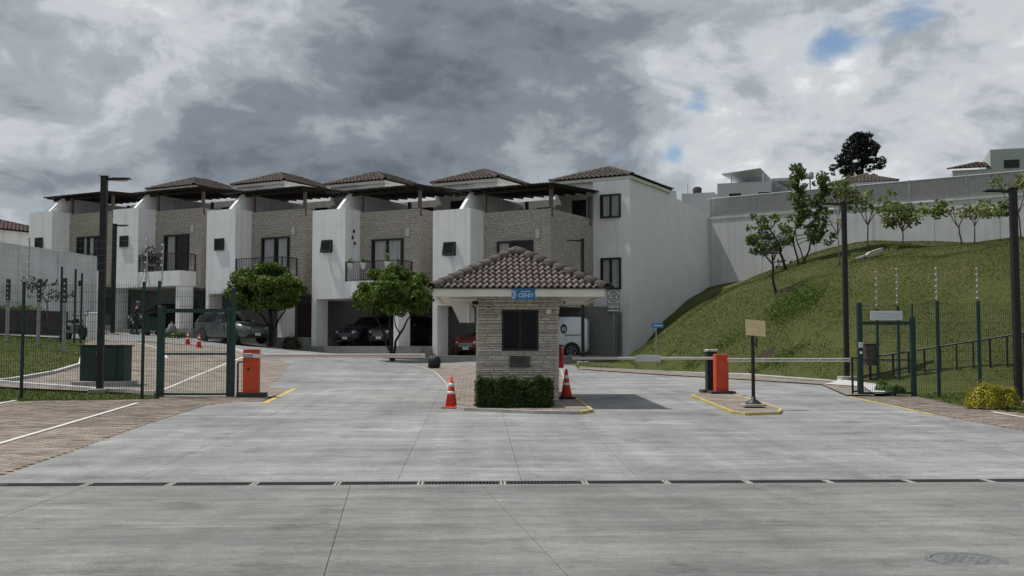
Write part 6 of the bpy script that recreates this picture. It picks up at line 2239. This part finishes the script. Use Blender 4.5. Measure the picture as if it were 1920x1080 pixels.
MB().tube([(0.40, 0.30, 1.06), (0.38, 0.34, 1.20)], 0.008, 5).lathe([(0.05, 0.0), (0.05, 0.02)], 10, at=(0.38, 0.35, 1.22), axis='x').build('mirror', 'black_metal', mc)
MB().prism([(0.40, 0.60), (0.66, 0.66), (0.95, 0.50), (0.93, 0.46), (0.66, 0.61), (0.44, 0.56)], -0.07, 0.07, 'y').build('mudguard', 'paint_black', mc, fix=True)

# ================================================================== the person and the cart
M('skin', (0.25, 0.15, 0.10), 0.6)
M('dark_cloth', (0.016, 0.017, 0.022), 0.9, var=0.3, vscale=9)
M('trouser', (0.035, 0.036, 0.042), 0.9, var=0.3, vscale=9)
M('grey_cloth', (0.22, 0.22, 0.21), 0.9)
def skin_mesh(name, joints, bones, mat, parent, root=0, sub=1):
    """continuous surface grown round a skeleton (joint: x,y,z,radius)"""
    me = bpy.data.meshes.new(name)
    me.from_pydata([j[:3] for j in joints], bones, [])
    o = link(name, me, mat, parent)
    m = o.modifiers.new('skin', 'SKIN'); m.use_smooth_shade = True
    for i, j in enumerate(joints):
        sv = me.skin_vertices[0].data[i]
        sv.radius = (j[3], j[3])
        sv.use_root = (i == root)
    s_ = o.modifiers.new('sub', 'SUBSURF'); s_.levels = sub; s_.render_levels = sub
    return o
p = P(254, 627)
per = empty('person', (p.x, p.y, H(p.x, p.y)), cam_heading(0.8, 0.2), 'person in dark work clothes and a grey cap pushing a green cart', 'person')
# x forward, y left; walking, arms forward on the cart handle
J = [(0, 0, 0.95, 0.13), (0.02, 0, 1.12, 0.125), (0.05, 0, 1.32, 0.135), (0.06, 0, 1.43, 0.10), (0.07, 0, 1.50, 0.055), (0.09, 0, 1.58, 0.075), (0.10, 0, 1.68, 0.075),
     (0.05, 0.19, 1.40, 0.065), (0.10, 0.24, 1.16, 0.048), (0.33, 0.20, 1.02, 0.038), (0.05, -0.19, 1.40, 0.065), (0.10, -0.24, 1.16, 0.048), (0.33, -0.20, 1.02, 0.038),
     (0.0, 0.10, 0.90, 0.095), (0.12, 0.10, 0.50, 0.065), (0.02, 0.10, 0.09, 0.045), (0.0, -0.10, 0.90, 0.095), (-0.02, -0.10, 0.50, 0.065), (-0.22, -0.10, 0.12, 0.045)]
Bn = [(0, 1), (1, 2), (2, 3), (3, 4), (4, 5), (5, 6), (3, 7), (7, 8), (8, 9), (3, 10), (10, 11), (11, 12), (0, 13), (13, 14), (14, 15), (0, 16), (16, 17), (17, 18)]
skin_mesh('body', J, Bn, 'skin', per, 0, 2)
sh = [J[i][:3] + (J[i][3] + 0.035,) for i in (0, 1, 2, 3, 7, 8, 10, 11)]
skin_mesh('shirt', sh, [(0, 1), (1, 2), (2, 3), (3, 4), (4, 5), (3, 6), (6, 7)], 'dark_cloth', per, 0, 2)
tr = [J[i][:3] + (J[i][3] + 0.020,) for i in (0, 13, 14, 15, 16, 17, 18)]
skin_mesh('trousers', tr, [(0, 1), (1, 2), (2, 3), (0, 4), (4, 5), (5, 6)], 'trouser', per, 0, 2)
for (x, y, z, pitch) in ((0.02, 0.10, 0.0, 0), (-0.24, -0.10, 0.03, 0.3)):
    b_ = MB().cham(-0.09, 0.19, -0.05, 0.05, 0, 0.10, 0.03).build('shoe', 'black_rubber', per); b_.location = (x, y, z); b_.rotation_euler = (0, pitch, 0)
MB().lathe([(0.102, 1.70), (0.106, 1.74), (0.09, 1.80), (0.04, 1.825)], 18, at=(0.095, 0, 0)).box(0.16, 0.27, -0.07, 0.07, 1.70, 1.715).build('cap', 'grey_cloth', per, True)
MB().box(0.165, 0.178, 0.025, 0.045, 1.645, 1.66).box(0.165, 0.178, -0.045, -0.025, 1.645, 1.66).build('eyes', 'black_rubber', per)
MB().prism([(0.16, 1.60), (0.20, 1.60), (0.165, 1.65)], -0.014, 0.014, 'y').build('nose', 'skin', per, fix=True)
for y in (0.20, -0.20):
    hnd = MB().cham(0.30, 0.40, y - 0.035, y + 0.035, 0.985, 1.03, 0.012)
    for k in range(4):
        q = y - 0.036 + k * 0.022
        hnd.tube([(0.385, q, 1.02), (0.43 - 0.006 * abs(k - 1.5), q, 1.035), (0.445 - 0.006 * abs(k - 1.5), q, 1.00), (0.42, q, 0.98)], 0.009, 5)
    s_ = -1 if y > 0 else 1
    hnd.tube([(0.33, y + s_ * 0.03, 1.0), (0.385, y + s_ * 0.055, 1.0), (0.42, y + s_ * 0.05, 0.99)], 0.010, 5)
    hnd.build('hand', 'skin', per, True)
ca, cb = CW(0.85, 0.12)
ct = empty('cart', (p.x + ca * 1.05, p.y + cb, H(p.x + ca * 1.05, p.y + cb)), cam_heading(0.8, 0.2), 'dark green wheeled cart in front of the person', 'cart')
MB().prism([(-0.36, 0.28), (0.40, 0.28), (0.46, 0.95), (-0.42, 0.95)], -0.28, 0.28, 'y').build('bin', 'cabinet_green', ct, fix=True)
MB().box(-0.45, 0.49, -0.31, 0.31, 0.95, 1.0).build('rim', 'cabinet_green', ct)
MB().tube([(-0.45, -0.22, 0.98), (-0.52, -0.22, 1.0), (-0.52, 0.22, 1.0), (-0.45, 0.22, 0.98)], 0.018, 6).build('handle', 'black_metal', ct)
for x in (-0.26, 0.28):
    for y in (-0.27, 0.27):
        MB().lathe([(0.12, -0.03), (0.14, -0.02), (0.14, 0.02), (0.12, 0.03)], 16, at=(x, y, 0.14), axis='y').build('wheel', 'black_rubber', ct)

# ================================================================== signs, planter and odds and ends
p = P(1151, 672)
s1 = empty('speed_sign', p, 0, 'white speed limit sign with a black ring on a grey post by the end house', 'road sign')
hs = (672 - 545) / (F_PX / p.y)
s1.scale = (1.1, 1.1, 1.1)
hs /= 1.1
MB().tube([(0, 0.02, -0.1), (0, 0.02, hs)], 0.028, 6).build('post', 'galvanised', s1)
sw, shh = 0.29, 0.96
MB().cham(-sw, sw, -0.02, -0.004, hs - shh, hs, 0.004).build('board', 'sign_face', s1)
fr = MB().box(-sw, sw, -0.024, -0.0205, hs - 0.03, hs - 0.008).box(-sw, sw, -0.024, -0.0205, hs - shh + 0.008, hs - shh + 0.03).box(-sw + 0.008, -sw + 0.03, -0.0235, -0.0205, hs - shh, hs).box(sw - 0.03, sw - 0.008, -0.0235, -0.0205, hs - shh, hs).box(-sw, sw, -0.023, -0.0205, hs - 0.70, hs - 0.675)
fr.build('border', 'ink', s1)
rg = MB()
K = 32
for i in range(K):
    a0, a1 = 6.2832 * i / K, 6.2832 * (i + 1) / K
    rg.add([(r_ * math.cos(a), -0.023, hs - 0.28 + r_ * math.sin(a)) for a, r_ in ((a0, 0.195), (a0, 0.235), (a1, 0.235), (a1, 0.195))], [(0, 1, 2, 3)])
rg.build('ring', 'ink', s1, fix=True)
for body, size, dz in (('30', 0.24, 0.235), ('KPH', 0.11, 0.385), ('VELOCIDAD', 0.102, 0.595), ('MAXIMA', 0.135, 0.82)):
    q = link('lettering', text_mesh(body, size, bold=0.004), 'ink', s1); q.rotation_euler = (math.pi / 2, 0, 0); q.location = (0, -0.0235, hs - dz)
p = P(1231, 676)
s2_ = empty('street_sign', p, 0.25, 'small blue street name plate on a thin grey post at the foot of the bank', 'street sign')
hs = (676 - 605) / (F_PX / p.y)
MB().tube([(0, 0.01, -0.1), (0, 0.01, hs)], 0.022, 6).build('post', 'galvanised', s2_)
MB().cham(-0.20, 0.30, -0.015, 0.002, hs - 0.20, hs - 0.01, 0.003).build('plate', 'sign_blue_small', s2_)
MB().box(-0.13, 0.23, -0.0185, -0.0155, hs - 0.13, hs - 0.09).build('lettering', 'sign_text', s2_)
p4 = local(HOUSES[4], 2.75, 0.45, 3.38)
t = empty('potted_plant', p4, 0, 'dark potted plant on the balcony over the dark car', 'plant')
MB().lathe([(0.14, 0), (0.20, 0.34), (0.21, 0.36)], 14).build('pot', 'brown_bin', t, True)
r_ = np.random.default_rng(5)
link('foliage', leaves_mesh('foliage', np.stack([r_.normal(0, 0.22, 260), r_.normal(0, 0.2, 260), 0.5 + np.abs(r_.normal(0.3, 0.35, 260))], 1), 0.085, 5), 'leaf_olive', t)
# dark planter in front of the boundary wall
A, B = Vector(CW(-23.4, 45.0)), Vector(CW(-21.3, 51.0))
d = B - A
pz = H(*A)
pw = empty('planter_wall', (A.x, A.y, 0), math.atan2(d.y, d.x), 'long dark brown planter wall below the grey boundary wall', 'planter')
ln = d.length
for c in range(5):
    for k in range(9):
        x0 = -3.0 + k * (ln + 3.0) / 9 + (0.25 if c % 2 else 0)
        MB().cham(x0, min(ln, x0 + (ln + 3.0) / 9 - 0.015), -0.12 + random.uniform(-0.01, 0.01), 0.12, pz - 0.2 + c * 0.25, pz - 0.2 + c * 0.25 + 0.243, 0.012).build('block', 'planter', pw)
t = empty('hedge', (A.x - 0.4, A.y + 0.8, pz + 0.85), math.atan2(d.y, d.x), 'strip of bright green ground cover on top of the dark planter', 'hedge')
r_ = np.random.default_rng(77)
n = 3500
link('foliage', leaves_mesh('foliage', np.stack([r_.uniform(-3, ln * 0.8, n), r_.uniform(-0.1, 0.9, n), np.abs(r_.normal(0.16, 0.13, n))], 1), 0.07, 77, 0.3), 'leaf_young', t)
MB().box(-3, ln * 0.8, 0.0, 0.9, -0.3, 0.08).build('soil', 'soil', t)
# pale posts with dark pierced heads along the mound, thin green posts beside them
for k, (px, py, top_) in enumerate(((13, 640, 525), (71, 648, 525), (119, 658, 523))):
    p = P(px, py)
    h = (py - top_) / (F_PX / p.y)
    t = empty('fence_post', p, 0, ('pale post with a dark pierced head farthest from the motorcycle', 'pale post with a dark pierced head between two like it', 'pale post with a dark pierced head closest to the motorcycle')[k], 'post', 'pale posts on the mound')
    MB().cham(-0.055, 0.055, -0.05, 0.05, -0.2, h * 0.66, 0.01).build('shaft', 'galvanised', t)
    hd_ = MB().cham(-0.07, 0.07, -0.045, 0.045, h * 0.66, h, 0.01).build('head', 'planter', t)
    ho = MB()
    for j in range(4):
        ho.lathe([(0.035, -0.056), (0.035, -0.051)], 10, at=(0, 0, h * (0.70 + 0.075 * j)), axis='y')
    ho.build('pierced_rings', 'light_grey', hd_)
for k, (px, py, top_, lab) in enumerate(((113, 640, 503, 'tallest thin green post beside the sparse tree'), (139, 640, 507, 'thin green post in front of the motorcycle wheel'), (151, 641, 515, 'thin green post with a small bracket beside the motorcycle'))):
    p = P(px, py)
    h = (py - top_) / (F_PX / p.y)
    t = empty('fence_post', p, 0, lab, 'post', 'thin green posts')
    MB().box(-0.035, 0.035, -0.035, 0.035, -0.2, h).build('shaft', 'green_metal', t)
    MB().box(-0.042, 0.042, -0.042, 0.042, h, h + 0.02).build('cap', 'black_metal', t)
    if k == 2:
        MB().box(-0.14, -0.035, -0.03, 0.03, h * 0.82, h * 0.90).build('bracket', 'black_metal', t)
# white pillar and drain pipe at the end of the boundary wall
p = P(172, 636)
t = empty('gate_pillar', p, 0.15, 'low white pillar at the end of the boundary wall', 'pillar')
MB().cham(-0.22, 0.22, -0.2, 0.2, -0.2, 1.15, 0.02).build('shaft', 'stucco', t)
MB().cham(-0.26, 0.26, -0.24, 0.24, 1.15, 1.22, 0.02).build('cap', 'stucco', t)
# white boxes on the lamp post left of the silver car
for o in list(COL.objects):
    if o.get('label', '').endswith('two white boxes'):
        for z in (3.55, 3.85):
            MB().cham(0.09, 0.25, -0.16, -0.02, z, z + 0.14, 0.01).build('junction_box', 'white_paint', o)
p = P(322, 633)
t = empty('sack', p, 0.4, 'pale upright sack left of the silver car', 'sack')
mb = MB().lathe([(0.20, 0), (0.26, 0.08), (0.24, 0.5), (0.14, 0.72), (0.05, 0.78)], 16)
mb.v = [(x * (1 + 0.12 * math.sin(4 * math.atan2(y, x) + z * 5)), y * 0.8, z) for x, y, z in mb.v]
mb.build('body', 'grey_cloth', t, True)
MB().lathe([(0.03, 0.76), (0.07, 0.84), (0.05, 0.86)], 10).build('neck', 'grey_cloth', t, True)
